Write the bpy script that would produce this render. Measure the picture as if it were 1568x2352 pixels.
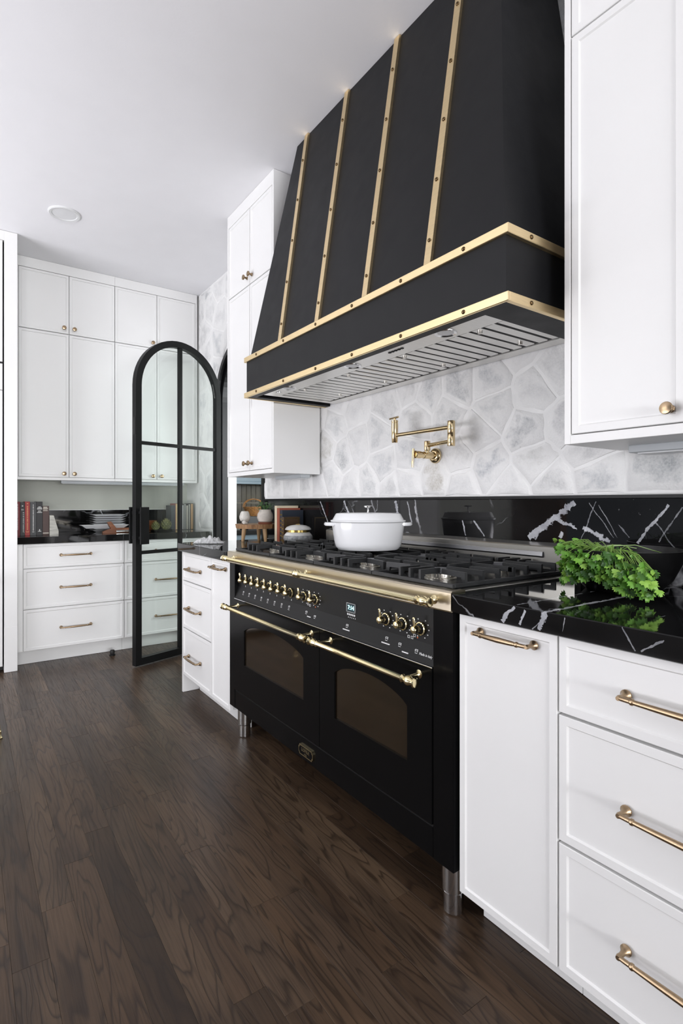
import bpy, bmesh, math, random
from mathutils import Matrix, Vector, noise
random.seed(7)
for o in list(bpy.data.objects): bpy.data.objects.remove(o)
C = bpy.context.scene.collection
SC = bpy.context.scene
PI = math.pi

# ------------------------------------------------------------------ camera
cd = bpy.data.cameras.new('camera'); cam = bpy.data.objects.new('camera', cd); C.objects.link(cam)
cam.location = (0, 0, 1.16)
YAW = math.atan2(865.15, 1229.55)                      # view turned from -X towards the range wall (+Y)
cam.rotation_euler = (PI/2, 0, PI/2 - YAW)
cd.sensor_fit = 'HORIZONTAL'; cd.sensor_width = 36.0
cd.lens = 36.0*1229.55/1568; cd.shift_y = -(1176-1154.27)/1568
cd.clip_start = 0.02; cd.clip_end = 100
SC.camera = cam
# ------------------------------------------------------------------ world and light
w = bpy.data.worlds.new('world'); SC.world = w; w.use_nodes = True
bg = w.node_tree.nodes['Background']; bg.inputs[0].default_value = (0.80, 0.88, 1.0, 1); bg.inputs[1].default_value = 0.3
def area(name, loc, rot, sx, sy, power, col):
    l = bpy.data.lights.new(name, 'AREA'); l.shape = 'RECTANGLE'; l.size = sx; l.size_y = sy; l.energy = power; l.color = col
    o = bpy.data.objects.new(name, l); C.objects.link(o); o.location = loc; o.rotation_euler = rot
    return o
# daylight entering by the windows behind the photographer and along the far side of the room, with two added uplights
area('window_daylight_near', (7.05, -0.7, 1.9), (0, PI/2+.12, 0), 1.9, 4.4, 65, (0.96, 0.97, 1.0))
area('added_uplight_near', (6.9, -0.7, 1.1), (0, PI/2+.5, 0), 1.0, 4.0, 390, (0.97, 0.97, 1.0))  # added fill light tilted upwards, lifts the back cabinets
area('window_daylight_side', (-3.0, -3.05, 2.0), (PI/2+.35, 0, 0), 2.4, 1.5, 52, (0.98, 0.98, 1.0))
area('added_uplight_side', (-2.7, -3.0, 0.35), (PI/2+1.15, 0, 0), 2.9, 1.0, 122, (0.945, 0.93, 1.0))  # added low fill light aimed up to brighten the ceiling
area('window_daylight_pantry', (-2.06, 2.75, 1.7), (0, PI/2, 0), 1.3, 1.3, 85, (0.93, 0.96, 1.0))
SC.view_settings.view_transform = 'Standard'; SC.view_settings.look = 'None'
SC.view_settings.exposure = 0.06; SC.view_settings.gamma = 1.0; SC.view_settings.use_curve_mapping = False

# ------------------------------------------------------------------ materials
def nt(name):
    m = bpy.data.materials.new(name); m.use_nodes = True
    t = m.node_tree; b = t.nodes['Principled BSDF']; return m, t, b
def N(t, typ, **kw):
    n = t.nodes.new(typ)
    for k, v in kw.items(): setattr(n, k, v)
    return n
def math_(t, op, a, b=None, clamp=False):
    n = t.nodes.new('ShaderNodeMath'); n.operation = op; n.use_clamp = clamp
    for i, x in enumerate((a, b)):
        if x is None: continue
        if isinstance(x, (int, float)): n.inputs[i].default_value = x
        else: t.links.new(x, n.inputs[i])
    return n.outputs[0]
def ramp(t, fac, stops, interp='LINEAR'):
    r = t.nodes.new('ShaderNodeValToRGB'); r.color_ramp.interpolation = interp
    e = r.color_ramp.elements
    while len(e) < len(stops): e.new(0.5)
    for el, (p, c) in zip(e, stops):
        el.position = p; el.color = (*c, 1) if len(c) == 3 else c
    t.links.new(fac, r.inputs[0]); return r.outputs[0]
def mix(t, fac, a, b, mode='MIX'):
    n = t.nodes.new('ShaderNodeMix'); n.data_type = 'RGBA'; n.blend_type = mode
    for i, x in ((0, fac), (6, a), (7, b)):
        if isinstance(x, (int, float)): n.inputs[i].default_value = x
        elif isinstance(x, tuple): n.inputs[i].default_value = (*x, 1)
        else: t.links.new(x, n.inputs[i])
    return n.outputs[2]
def pos(t): return t.nodes.new('ShaderNodeNewGeometry').outputs['Position']
def objco(t): return t.nodes.new('ShaderNodeTexCoord').outputs['Object']
def mapping(t, vec, scale=(1, 1, 1), rot=(0, 0, 0), loc=(0, 0, 0)):
    m = t.nodes.new('ShaderNodeMapping'); t.links.new(vec, m.inputs[0])
    m.inputs['Scale'].default_value = scale; m.inputs['Rotation'].default_value = rot; m.inputs['Location'].default_value = loc
    return m.outputs[0]
def noise_(t, vec, scale, detail=3, rough=.5, dist=0):
    n = t.nodes.new('ShaderNodeTexNoise'); t.links.new(vec, n.inputs['Vector'])
    n.inputs['Scale'].default_value = scale; n.inputs['Detail'].default_value = detail
    n.inputs['Roughness'].default_value = rough; n.inputs['Distortion'].default_value = dist
    return n.outputs[0]
def bump(t, b, h, strength, dist=.002):
    n = t.nodes.new('ShaderNodeBump'); n.inputs['Strength'].default_value = strength; n.inputs['Distance'].default_value = dist
    t.links.new(h, n.inputs['Height']); t.links.new(n.outputs[0], b.inputs['Normal'])
MATS = {}
def plain(name, col, rough=.5, metal=0, var=.04, nscale=6, coat=0, bmp=0, bscale=60, spec=None, emit=None, stretch=(1, 1, 1), rvar=0):
    m, t, b = nt(name)
    v = mapping(t, objco(t), stretch)
    n = noise_(t, v, nscale, 4)
    c0 = tuple(max(0, x*(1-var)) for x in col); c1 = tuple(min(1, x*(1+var)) for x in col)
    t.links.new(ramp(t, n, [(.3, c0), (.7, c1)]), b.inputs['Base Color'])
    b.inputs['Roughness'].default_value = rough; b.inputs['Metallic'].default_value = metal
    if rvar:
        t.links.new(ramp(t, n, [(.25, (rough-rvar,)*3), (.75, (rough+rvar,)*3)]), b.inputs['Roughness'])
    if coat: b.inputs['Coat Weight'].default_value = coat; b.inputs['Coat Roughness'].default_value = .08
    if spec is not None: b.inputs['Specular IOR Level'].default_value = spec
    if bmp: bump(t, b, noise_(t, v, bscale, 3), bmp)
    if emit: b.inputs['Emission Color'].default_value = (*emit[:3], 1); b.inputs['Emission Strength'].default_value = emit[3]
    MATS[name] = m; return m
white = plain('white_cabinet_paint', (.84, .84, .83), .32, var=.012, nscale=3, bmp=.03, bscale=140)
wallpaint = plain('pale_wall_paint', (.47, .48, .43), .6, var=.015, bmp=.05, bscale=120)
ceilpaint = plain('ceiling_paint', (.88, .88, .90), .7, var=.01, bmp=.12, bscale=90)
mortar = plain('white_mortar', (.88, .88, .87), .85, var=.05, nscale=12, bmp=.5, bscale=70)
hoodblack = plain('matte_black_steel', (.0042, .0045, .0057), .50, var=.10, nscale=14, spec=.27, bmp=.06, bscale=260, rvar=.04)
rangeblack = plain('range_black_enamel', (.0035, .0035, .0038), .20, var=.1, bmp=.03, bscale=220, spec=.12)
panelblack = plain('control_panel_black', (.007, .007, .0075), .38, var=.1, spec=.22)
castiron = plain('cast_iron', (.016, .017, .018), .48, var=.2, nscale=30, bmp=.25, bscale=320)
steelframe = plain('black_door_steel', (.006, .0065, .007), .42, var=.15, bmp=.05, bscale=200, spec=.25)
satinbrass = plain('satin_brass', (.86, .68, .40), .34, 1, var=.05, nscale=20, stretch=(1, 1, 14), rvar=.04)
brass = plain('polished_brass', (.90, .78, .47), .13, 1, var=.03)
agedbrass = plain('aged_champagne_bronze', (.37, .27, .17), .28, 1, var=.06, nscale=40, stretch=(8, 1, 1))
faucetbrass = plain('antique_brass', (.66, .52, .31), .14, 1, var=.05)
rivetm = plain('dark_rivet', (.13, .085, .04), .25, 1, var=.1)
steel = plain('brushed_steel', (.66, .64, .60), .30, 1, var=.02, nscale=9, stretch=(.3, 40, 40))
chrome = plain('chrome', (.72, .72, .72), .12, 1, var=.02)
filtersteel = plain('baffle_steel', (.74, .73, .70), .33, 1, var=.05, nscale=24, stretch=(20, 1, 20))
darkgap = plain('filter_shadow_black', (.010, .010, .010), .7)
enamel = plain('white_enamel', (.78, .79, .80), .16, var=.01, coat=.4)
greyenamel = plain('light_gasket', (.35, .36, .36), .5)
printw = plain('white_print', (.75, .75, .75), .5)
printred = plain('orange_print', (.7, .15, .04), .5)
displaym = plain('display_glass', (.01, .03, .04), .1)
digits = plain('lit_digits', (.4, .9, .95), .4, emit=(.45, .95, 1.0, 2.5))
aluminium = plain('burner_aluminium', (.78, .75, .68), .3, 1)
burnercap = plain('burner_cap_enamel', (.10, .105, .115), .4, var=.1)
lightlens = plain('frosted_lens', (.75, .76, .77), .3)
plasticw = plain('white_plastic', (.72, .73, .73), .4)
plasticg = plain('grey_fixture', (.50, .53, .55), .35, 0)
def glass(name, col, alpha):
    m, t, b = nt(name)
    tr = t.nodes.new('ShaderNodeBsdfTransparent'); tr.inputs[0].default_value = (*col, 1)
    gl = t.nodes.new('ShaderNodeBsdfGlossy'); gl.inputs['Roughness'].default_value = .01
    fr = t.nodes.new('ShaderNodeFresnel'); fr.inputs[0].default_value = 1.45
    n = noise_(t, objco(t), 3, 2)
    f = math_(t, 'MULTIPLY', fr.outputs[0], math_(t, 'ADD', math_(t, 'MULTIPLY', n, .2), alpha))
    ms = t.nodes.new('ShaderNodeMixShader'); t.links.new(f, ms.inputs[0]); t.links.new(tr.outputs[0], ms.inputs[1]); t.links.new(gl.outputs[0], ms.inputs[2])
    t.links.new(ms.outputs[0], t.nodes['Material Output'].inputs[0]); MATS[name] = m; return m
doorglass = glass('clear_door_glass', (.94, .965, .95), .35)
ovenglass = plain('smoked_oven_glass', (.010, .007, .004), .06, var=.1, coat=.55, spec=.7)
ovenglass.node_tree.nodes['Principled BSDF'].inputs['Coat Tint'].default_value = (1, .85, .68, 1)
ovenglass.node_tree.nodes['Principled BSDF'].inputs['Specular Tint'].default_value = (1, .85, .68, 1)

def marble(name, segs=()):
    m, t, b = nt(name)
    P = pos(t)
    d = t.nodes.new('ShaderNodeTexNoise'); t.links.new(P, d.inputs['Vector']); d.inputs['Scale'].default_value = 3.2; d.inputs['Detail'].default_value = 5
    va = t.nodes.new('ShaderNodeVectorMath'); va.operation = 'MULTIPLY_ADD'
    t.links.new(d.outputs[1], va.inputs[0]); va.inputs[1].default_value = (.30, .30, .30); t.links.new(P, va.inputs[2])
    def edges(scale, width, lo, hi, rot, nsc):
        v = t.nodes.new('ShaderNodeTexVoronoi'); v.feature = 'DISTANCE_TO_EDGE'
        t.links.new(mapping(t, va.outputs[0], (1, 1, 1), rot), v.inputs['Vector']); v.inputs['Scale'].default_value = scale
        line = ramp(t, v.outputs[0], [(0, (1, 1, 1)), (width, (0, 0, 0))])
        msk = ramp(t, noise_(t, P, nsc, 3), [(lo, (0, 0, 0)), (hi, (1, 1, 1))])
        return math_(t, 'MULTIPLY', line, msk)
    a = edges(1.7, .010, .54, .66, (.4, .3, .7), 2.3)
    c = math_(t, 'MULTIPLY', edges(4.6, .010, .55, .64, (.9, .2, .1), 3.4), .55)
    fl = math_(t, 'MULTIPLY', ramp(t, noise_(t, P, 75, 3), [(.72, (0, 0, 0)), (.78, (1, 1, 1))]), ramp(t, noise_(t, P, 4, 2), [(.52, (0, 0, 0)), (.68, (1, 1, 1))]))
    tot = math_(t, 'ADD', math_(t, 'ADD', a, c), math_(t, 'MULTIPLY', fl, .4))
    if segs:
        sx = t.nodes.new('ShaderNodeSeparateXYZ'); t.links.new(P, sx.inputs[0])
        wob = math_(t, 'MULTIPLY', math_(t, 'SUBTRACT', noise_(t, P, 16, 4, .6), .5), .030)
        rag = noise_(t, P, 48, 6, .75)
        for x0, z0, x1, z1, wd in segs:
            L = math.hypot(x1-x0, z1-z0); tx, tz = (x1-x0)/L, (z1-z0)/L
            dx = math_(t, 'SUBTRACT', sx.outputs[0], x0); dz = math_(t, 'SUBTRACT', sx.outputs[2], z0)
            al = math_(t, 'ADD', math_(t, 'MULTIPLY', dx, tx), math_(t, 'MULTIPLY', dz, tz))
            pr = math_(t, 'ADD', math_(t, 'MULTIPLY', dx, -tz), math_(t, 'MULTIPLY', dz, tx))
            dist = math_(t, 'ABSOLUTE', math_(t, 'ADD', pr, math_(t, 'MULTIPLY', wob, min(1, .35+wd*50))))
            ww = math_(t, 'MULTIPLY', math_(t, 'SUBTRACT', rag, .30), wd*2.6)
            on = math_(t, 'LESS_THAN', dist, ww)
            inside = math_(t, 'LESS_THAN', math_(t, 'ABSOLUTE', math_(t, 'SUBTRACT', al, L/2)), L/2)
            tot = math_(t, 'ADD', tot, math_(t, 'MULTIPLY', math_(t, 'MULTIPLY', on, inside), .85 if wd > .004 else .45))
    tot = math_(t, 'MINIMUM', tot, 1.0)
    base = ramp(t, noise_(t, P, 5, 4), [(.35, (.004, .004, .0042)), (.75, (.012, .012, .0125))])
    vein = ramp(t, noise_(t, P, 22, 4), [(.3, (.30, .31, .34)), (.7, (.68, .69, .72))])
    t.links.new(mix(t, tot, base, vein), b.inputs['Base Color'])
    b.inputs['Roughness'].default_value = .04; b.inputs['Specular IOR Level'].default_value = .36
    MATS[name] = m; return m
SEGS = [(-1.215, 1.026, -1.037, 1.163, 0.0201), (-1.113, 1.105, -1.026, 1.07, 0.0121), (-1.006, 1.075, -0.914, 1.033, 0.0129), (-0.984, 1.159, -0.9, 1.047, 0.0021), (-0.96, 1.163, -1.011, 1.034, 0.0029), (-0.95, 1.152, -0.888, 1.048, 0.0021), (-0.829, 1.035, -0.737, 1.153, 0.0066), (-0.765, 1.042, -0.699, 1.146, 0.0032), (-0.774, 1.1, -0.714, 1.013, 0.0026), (-0.852, 1.05, -0.886, 1.09, 0.0027), (-2.633, 1.166, -2.541, 1.034, 0.0075), (-2.391, 1.17, -2.35, 1.104, 0.0119), (-1.538, 1.086, -1.523, 1.023, 0.0054), (-1.477, 1.088, -1.423, 1.025, 0.007), (-1.963, 1.169, -1.941, 1.096, 0.0126), (-1.879, 1.165, -1.849, 1.067, 0.0061), (-1.091, 1.037, -1.08, 1.057, 0.0091)]
CSEGS = [(-0.841, 0.87, -0.807, 0.913, 0.0084), (-0.795, 0.874, -0.775, 0.908, 0.0051), (-0.738, 0.869, -0.718, 0.916, 0.0099), (-0.757, 0.868, -0.736, 0.887, 0.002), (-0.681, 0.878, -0.675, 0.909, 0.0019), (-0.515, 0.873, -0.473, 0.903, 0.0033), (-0.549, 0.913, -0.523, 0.871, 0.0026)]
marble_splash = marble('black_marble_backsplash', SEGS)
marble_top = marble('black_marble_counter', CSEGS)
marble_back = marble('black_marble_plain')

def wood_floor():
    m, t, b = nt('dark_oak_planks')
    oi = t.nodes.new('ShaderNodeObjectInfo'); P = pos(t)
    off = t.nodes.new('ShaderNodeCombineXYZ')
    r = oi.outputs['Random']
    for i, k in enumerate((37., 53., 19.)): t.links.new(math_(t, 'MULTIPLY', r, k), off.inputs[i])
    add = t.nodes.new('ShaderNodeVectorMath'); add.operation = 'ADD'; t.links.new(P, add.inputs[0]); t.links.new(off.outputs[0], add.inputs[1])
    V = add.outputs[0]
    rings = math_(t, 'FRACT', math_(t, 'MULTIPLY', noise_(t, mapping(t, V, (1.25, 8.5, 1)), 1.0, 2.5, .5, .3), 15))
    line = ramp(t, rings, [(0, (.15,)*3), (.06, (0, 0, 0)), (.66, (.06, .06, .06)), (.90, (1, 1, 1)), (1, (.15,)*3)])
    pores = ramp(t, noise_(t, mapping(t, V, (5, 170, 1)), 1.0, 3, .6), [(.45, (0, 0, 0)), (.70, (1, 1, 1))])
    soft = noise_(t, mapping(t, V, (.8, 3, 1)), 2.2, 3)
    tone = ramp(t, r, [(0, (.034, .020, .011)), (.25, (.080, .049, .029)), (.5, (.100, .063, .038)), (.75, (.060, .037, .022)), (.9, (.130, .086, .053)), (1, (.095, .062, .040))])
    c = mix(t, math_(t, 'MULTIPLY', line, .80), tone, (.020, .012, .008))
    c = mix(t, math_(t, 'MULTIPLY', pores, .45), c, (.022, .014, .010))
    c = mix(t, ramp(t, soft, [(.32, (.65,)*3), (.58, (0,)*3)]), c, (.022, .014, .010))
    t.links.new(c, b.inputs['Base Color'])
    t.links.new(ramp(t, pores, [(0, (.30,)*3), (1, (.45,)*3)]), b.inputs['Roughness'])
    b.inputs['Specular IOR Level'].default_value = .30
    bump(t, b, math_(t, 'ADD', math_(t, 'MULTIPLY', line, -.6), math_(t, 'MULTIPLY', pores, -.5)), .25, .0015)
    return m
floorwood = wood_floor()
def stone_mat():
    m, t, b = nt('whitewashed_stone')
    oi = t.nodes.new('ShaderNodeObjectInfo'); P = pos(t)
    at = t.nodes.new('ShaderNodeAttribute'); at.attribute_name = 'smear'
    big = noise_(t, P, 11, 6, .65)
    edge = math_(t, 'ADD', math_(t, 'MULTIPLY', at.outputs['Fac'], .50), math_(t, 'MULTIPLY', big, .95))
    sm = ramp(t, edge, [(.40, (.25,)*3), (.66, (1,)*3)])
    gr = ramp(t, noise_(t, P, 120, 5, .7), [(.40, (0,)*3), (.60, (1,)*3)])
    c = mix(t, math_(t, 'MULTIPLY', gr, .45), oi.outputs['Color'], (.88, .88, .87))
    c = mix(t, math_(t, 'MULTIPLY', sm, .93), c, (.88, .88, .87))
    t.links.new(c, b.inputs['Base Color']); b.inputs['Roughness'].default_value = .8
    bump(t, b, math_(t, 'ADD', noise_(t, P, 38, 6, .7), math_(t, 'MULTIPLY', noise_(t, P, 160, 3), .5)), .6, .007)
    return m
stonem = stone_mat()
def woodm(name, c0, c1, sx=(1, 12, 12), rough=.45, sc=6):
    m, t, b = nt(name)
    n = noise_(t, mapping(t, objco(t), sx), sc, 4, .6, .4)
    t.links.new(ramp(t, n, [(.3, c0), (.7, c1)]), b.inputs['Base Color']); b.inputs['Roughness'].default_value = rough
    return m
barkwood = woodm('live_edge_wood', (.16, .075, .03), (.42, .24, .11), (40, 40, 4), .6, 2)
legwood = woodm('pale_leg_wood', (.50, .30, .14), (.68, .46, .25), (20, 20, 2))
redwood = woodm('red_brown_wood', (.13, .040, .014), (.26, .090, .032), (14, 2, 14))
farwood = woodm('brown_panelling', (.06, .035, .022), (.12, .07, .045), (1, 1, 8))
wicker = woodm('wicker', (.10, .040, .010), (.34, .16, .045), (30, 30, 30), .5, 3)
ceramic = plain('speckled_white_ceramic', (.62, .60, .55), .45, var=.12, nscale=60, bmp=.2, bscale=90)
potceram = plain('stoneware', (.50, .46, .41), .6, var=.15, nscale=30, bmp=.15)
terracotta = plain('terracotta', (.20, .07, .04), .6)
leafm = plain('plant_leaf', (.06, .14, .04), .5, var=.3)
jarwhite = plain('crackle_white_glaze', (.68, .68, .66), .2, var=.1, nscale=25, coat=.3)
jargrey = plain('grey_pattern_glaze', (.30, .31, .32), .3, var=.35, nscale=70)
goldm = plain('gold_trim', (.55, .40, .13), .25, 1)
cloth = plain('white_cloth', (.90, .91, .91), .8, var=.03, bmp=.2, bscale=300)
tiledark = plain('dark_olive_tile', (.030, .023, .013), .15, var=.6, nscale=7, bmp=.1, bscale=20)
groutm = plain('pale_grout', (.42, .38, .31), .8)
bluegrey = plain('blue_grey_metal', (.06, .10, .125), .4)
fasciasteel = plain('steel_warm_reflection', (.60, .53, .41), .30, 1, var=.04, nscale=9, stretch=(.5, 40, 40))  # brushed steel with the room's warm reflection tinted into its colour
bowlblack = plain('glossy_black_stoneware', (.004, .004, .0042), .3, var=.2, spec=.3)
rubber = plain('black_rubber', (.012, .012, .012), .6)
paper = plain('page_paper', (.70, .67, .58), .8, var=.06, nscale=90)
def herb_mat():
    m, t, b = nt('herb_leaf')
    oi = t.nodes.new('ShaderNodeObjectInfo')
    c = ramp(t, oi.outputs['Random'], [(0, (.025, .09, .010)), (.35, (.085, .25, .022)), (.7, (.18, .44, .05)), (1, (.36, .62, .10))])
    n = ramp(t, noise_(t, objco(t), 120, 3), [(.3, (.7,)*3), (.7, (1, 1, 1))])
    t.links.new(mix(t, 1.0, c, n, 'MULTIPLY'), b.inputs['Base Color']); b.inputs['Roughness'].default_value = .42
    b.inputs['Subsurface Weight'].default_value = .0
    return m
herbm = herb_mat(); stemm = plain('herb_stem', (.16, .28, .05), .45)
_col = {}
def colm(name, c, rough=.5, **k):
    if name not in _col: _col[name] = plain(name, c, rough, **k)
    return _col[name]

# ------------------------------------------------------------------ helpers
ROOT = {}
def tag(o, label, cat, group=None):
    o['label'] = label; o['category'] = cat
    if group: o['group'] = group
    return o
def thing(name, loc, label, cat, rz=0, group=None):
    o = bpy.data.objects.new(name, None); C.objects.link(o); o.empty_display_size = .1
    o.location = loc; o.rotation_euler = (0, 0, rz)
    ROOT[o] = Matrix.Translation(loc) @ Matrix.Rotation(rz, 4, 'Z')
    return tag(o, label, cat, group)
def mesh_of(name, bm, smooth=True, ang=35):
    bmesh.ops.recalc_face_normals(bm, faces=bm.faces)
    me = bpy.data.meshes.new(name); bm.to_mesh(me); bm.free()
    if smooth:
        for p in me.polygons: p.use_smooth = True
        me.set_sharp_from_angle(angle=math.radians(ang))
    return me
def part(name, bm, mat, parent=None, smooth=True, label=None, local=False):
    """bm is in world space (or in the parent's space when local)"""
    if parent is not None and not local: bm.transform(ROOT[parent].inverted())
    me = mesh_of(name, bm, smooth)
    o = bpy.data.objects.new(name, me); C.objects.link(o)
    for mm in (mat if isinstance(mat, (list, tuple)) else [mat]): me.materials.append(mm)
    if parent is not None: o.parent = parent; ROOT[o] = ROOT[parent]
    else: ROOT[o] = Matrix()
    if label: o['label'] = label
    return o
def inst(name, me, parent, world, label=None):
    o = bpy.data.objects.new(name, me); C.objects.link(o)
    if parent is not None:
        o.parent = parent; o.matrix_local = ROOT[parent].inverted() @ world
    else: o.matrix_local = world
    ROOT[o] = world
    if label: o['label'] = label
    return o
def struct(name, bm, mat, smooth=False):
    o = part(name, bm, mat, None, smooth); o['kind'] = 'structure'; return o
def solo(name, bm, mat, base, label, cat, group=None, smooth=True):
    """a thing that is one mesh, origin at its base"""
    bm.transform(Matrix.Translation(-Vector(base)))
    o = part(name, bm, mat, None, smooth, local=True); o.location = base; ROOT[o] = Matrix.Translation(base)
    return tag(o, label, cat, group)
def nb(): return bmesh.new()
def box(bm, x0, x1, y0, y1, z0, z1, bev=0, seg=1):
    vs = [bm.verts.new((x, y, z)) for x in (x0, x1) for y in (y0, y1) for z in (z0, z1)]
    fs = [bm.faces.new([vs[i] for i in f]) for f in ((0, 1, 3, 2), (4, 6, 7, 5), (0, 4, 5, 1), (2, 3, 7, 6), (0, 2, 6, 4), (1, 5, 7, 3))]
    if bev:
        es = list({e for f in fs for e in f.edges})
        bmesh.ops.bevel(bm, geom=es, offset=bev, segments=seg, affect='EDGES', profile=.6)
    return bm
def B(*a, **k): return box(nb(), *a, **k)
def frame_to(p, d):
    d = Vector(d).normalized(); q = d.to_track_quat('Z', 'Y'); return Matrix.Translation(p) @ q.to_matrix().to_4x4()
def lathe(bm, prof, mat=Matrix(), seg=24, caps=True):
    rings = []
    for r, z in prof:
        if r < 1e-6: rings.append([bm.verts.new(mat @ Vector((0, 0, z)))])
        else: rings.append([bm.verts.new(mat @ Vector((r*math.cos(2*PI*i/seg), r*math.sin(2*PI*i/seg), z))) for i in range(seg)])
    for a, b in zip(rings, rings[1:]):
        for i in range(seg):
            j = (i+1) % seg
            if len(a) == 1 and len(b) == 1: continue
            if len(a) == 1: bm.faces.new((a[0], b[i], b[j]))
            elif len(b) == 1: bm.faces.new((a[i], b[0], a[j]))
            else: bm.faces.new((a[i], b[i], b[j], a[j]))
    if caps:
        for r in (rings[0], rings[-1]):
            if len(r) > 1: bm.faces.new(r)
    return bm
def tube(bm, pts, r, seg=10, caps=True, closed=False):
    pts = [Vector(p) for p in pts]; n = len(pts)
    rs = r if isinstance(r, (list, tuple)) else [r]*n
    rings = []; ref = None
    for i, p in enumerate(pts):
        if closed: d = pts[(i+1) % n]-pts[i-1]
        else: d = pts[min(i+1, n-1)]-pts[max(i-1, 0)]
        d.normalize()
        if ref is None: ref = d.orthogonal().normalized()
        ref = (ref - d*ref.dot(d)).normalized(); s = d.cross(ref)
        rings.append([bm.verts.new(p+rs[i]*(ref*math.cos(2*PI*k/seg)+s*math.sin(2*PI*k/seg))) for k in range(seg)])
    pr = list(zip(rings, rings[1:])) + ([(rings[-1], rings[0])] if closed else [])
    for a, b in pr:
        for k in range(seg):
            j = (k+1) % seg; bm.faces.new((a[k], a[j], b[j], b[k]))
    if caps and not closed: bm.faces.new(rings[0]); bm.faces.new(rings[-1])
    return bm
def prism(bm, poly, axis, a, b):
    """extrude a 2-D polygon along an axis: 'y' -> poly is (x,z), 'x' -> poly is (y,z), 'z' -> (x,y)"""
    def P(u, v, k): return {'y': (u, k, v), 'x': (k, u, v), 'z': (u, v, k)}[axis]
    A = [bm.verts.new(P(u, v, a)) for u, v in poly]; Bv = [bm.verts.new(P(u, v, b)) for u, v in poly]
    bm.faces.new(A); bm.faces.new(Bv)
    for i in range(len(poly)):
        j = (i+1) % len(poly); bm.faces.new((A[i], A[j], Bv[j], Bv[i]))
    return bm
def band(bm, loop_a, loop_b):
    """quads between two equally long open point lists"""
    A = [bm.verts.new(p) for p in loop_a]; Bv = [bm.verts.new(p) for p in loop_b]
    for i in range(len(A)-1): bm.faces.new((A[i], A[i+1], Bv[i+1], Bv[i]))
    return A, Bv
def text_mesh(s, size, name='lettering', bold=0, extrude=.0006):
    cu = bpy.data.curves.new(name, 'FONT'); cu.body = s; cu.size = size; cu.extrude = extrude; cu.align_x = 'CENTER'; cu.align_y = 'CENTER'; cu.offset = bold
    cu.resolution_u = 2
    o = bpy.data.objects.new(name, cu); C.objects.link(o)
    dg = bpy.context.evaluated_depsgraph_get(); me = bpy.data.meshes.new_from_object(o.evaluated_get(dg))
    bpy.data.objects.remove(o); bpy.data.curves.remove(cu); me.name = name
    return me
FACE_Y = Matrix.Rotation(PI/2, 4, 'X')                 # text standing up, read from -Y
# ------------------------------------------------------------------ room shell
YW, ZC, XB = 1.72, 3.013, -4.98
fl = struct('floor', B(-6.2, 7.3, -3.3, 3.8, -.12, -.004), floorwood)
PW = .0826
for row in range(-17, 19):
    y0 = .178 + row*PW; y1 = min(y0+PW, YW)
    if y1-y0 < .02: continue
    x = -5.0 - random.random()*.8
    while x < .55:
        L = random.choice((.45, .6, .75, .9, 1.05, 1.25, 1.5))*random.uniform(.9, 1.1)
        x1 = x+L
        if x1 > -4.99:
            o = part('plank', B(max(x, -4.99)+.0003, x1-.0003, y0+.0002, y1-.0002, -.016, 0, bev=.0004), floorwood, fl, smooth=False)
        x = x1
struct('ceiling', B(-6.2, 7.3, -3.3, 3.8, ZC, ZC+.1), ceilpaint)
struct('wall_back', B(XB-.15, XB, -3.3, YW+.165, 0, ZC), wallpaint)
# the side walls behind the photographer have large windows (open to the daylight)
bm = nb()
box(bm, -6.2, -4.2, -3.3, -3.15, 0, ZC); box(bm, 2.4, 7.3, -3.3, -3.15, 0, ZC); box(bm, -4.2, 2.4, -3.3, -3.15, 0, .05); box(bm, -4.2, 2.4, -3.3, -3.15, 2.85, ZC)
struct('wall_left', bm, farwood)
bm = nb()
box(bm, 7.15, 7.3, -3.15, -2.95, 0, ZC); box(bm, 7.15, 7.3, 1.6, 3.8, 0, ZC); box(bm, 7.15, 7.3, -2.95, 1.6, 0, .6); box(bm, 7.15, 7.3, -2.95, 1.6, 2.9, ZC)
struct('wall_near', bm, farwood)
# range wall with an arched doorway
ACX, AZ, AR = -3.815, 1.99, .41
bm = nb(); y0, y1 = YW, YW+.165
box(bm, XB, ACX-AR, y0, y1, 0, ZC); box(bm, ACX+AR, 7.15, y0, y1, 0, ZC)
n = 28
arc = [(ACX+AR*math.cos(PI-PI*i/n), AZ+AR*math.sin(PI-PI*i/n)) for i in range(n+1)]
for (xa, za), (xb, zb) in zip(arc, arc[1:]):
    vs = [bm.verts.new(p) for p in ((xa, y0, za), (xb, y0, zb), (xb, y0, ZC), (xa, y0, ZC), (xa, y1, za), (xb, y1, zb), (xb, y1, ZC), (xa, y1, ZC))]
    for f in ((0, 1, 2, 3), (4, 7, 6, 5), (0, 4, 5, 1), (3, 2, 6, 7)): bm.faces.new([vs[i] for i in f])
wr = struct('wall_right', bm, mortar)
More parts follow.
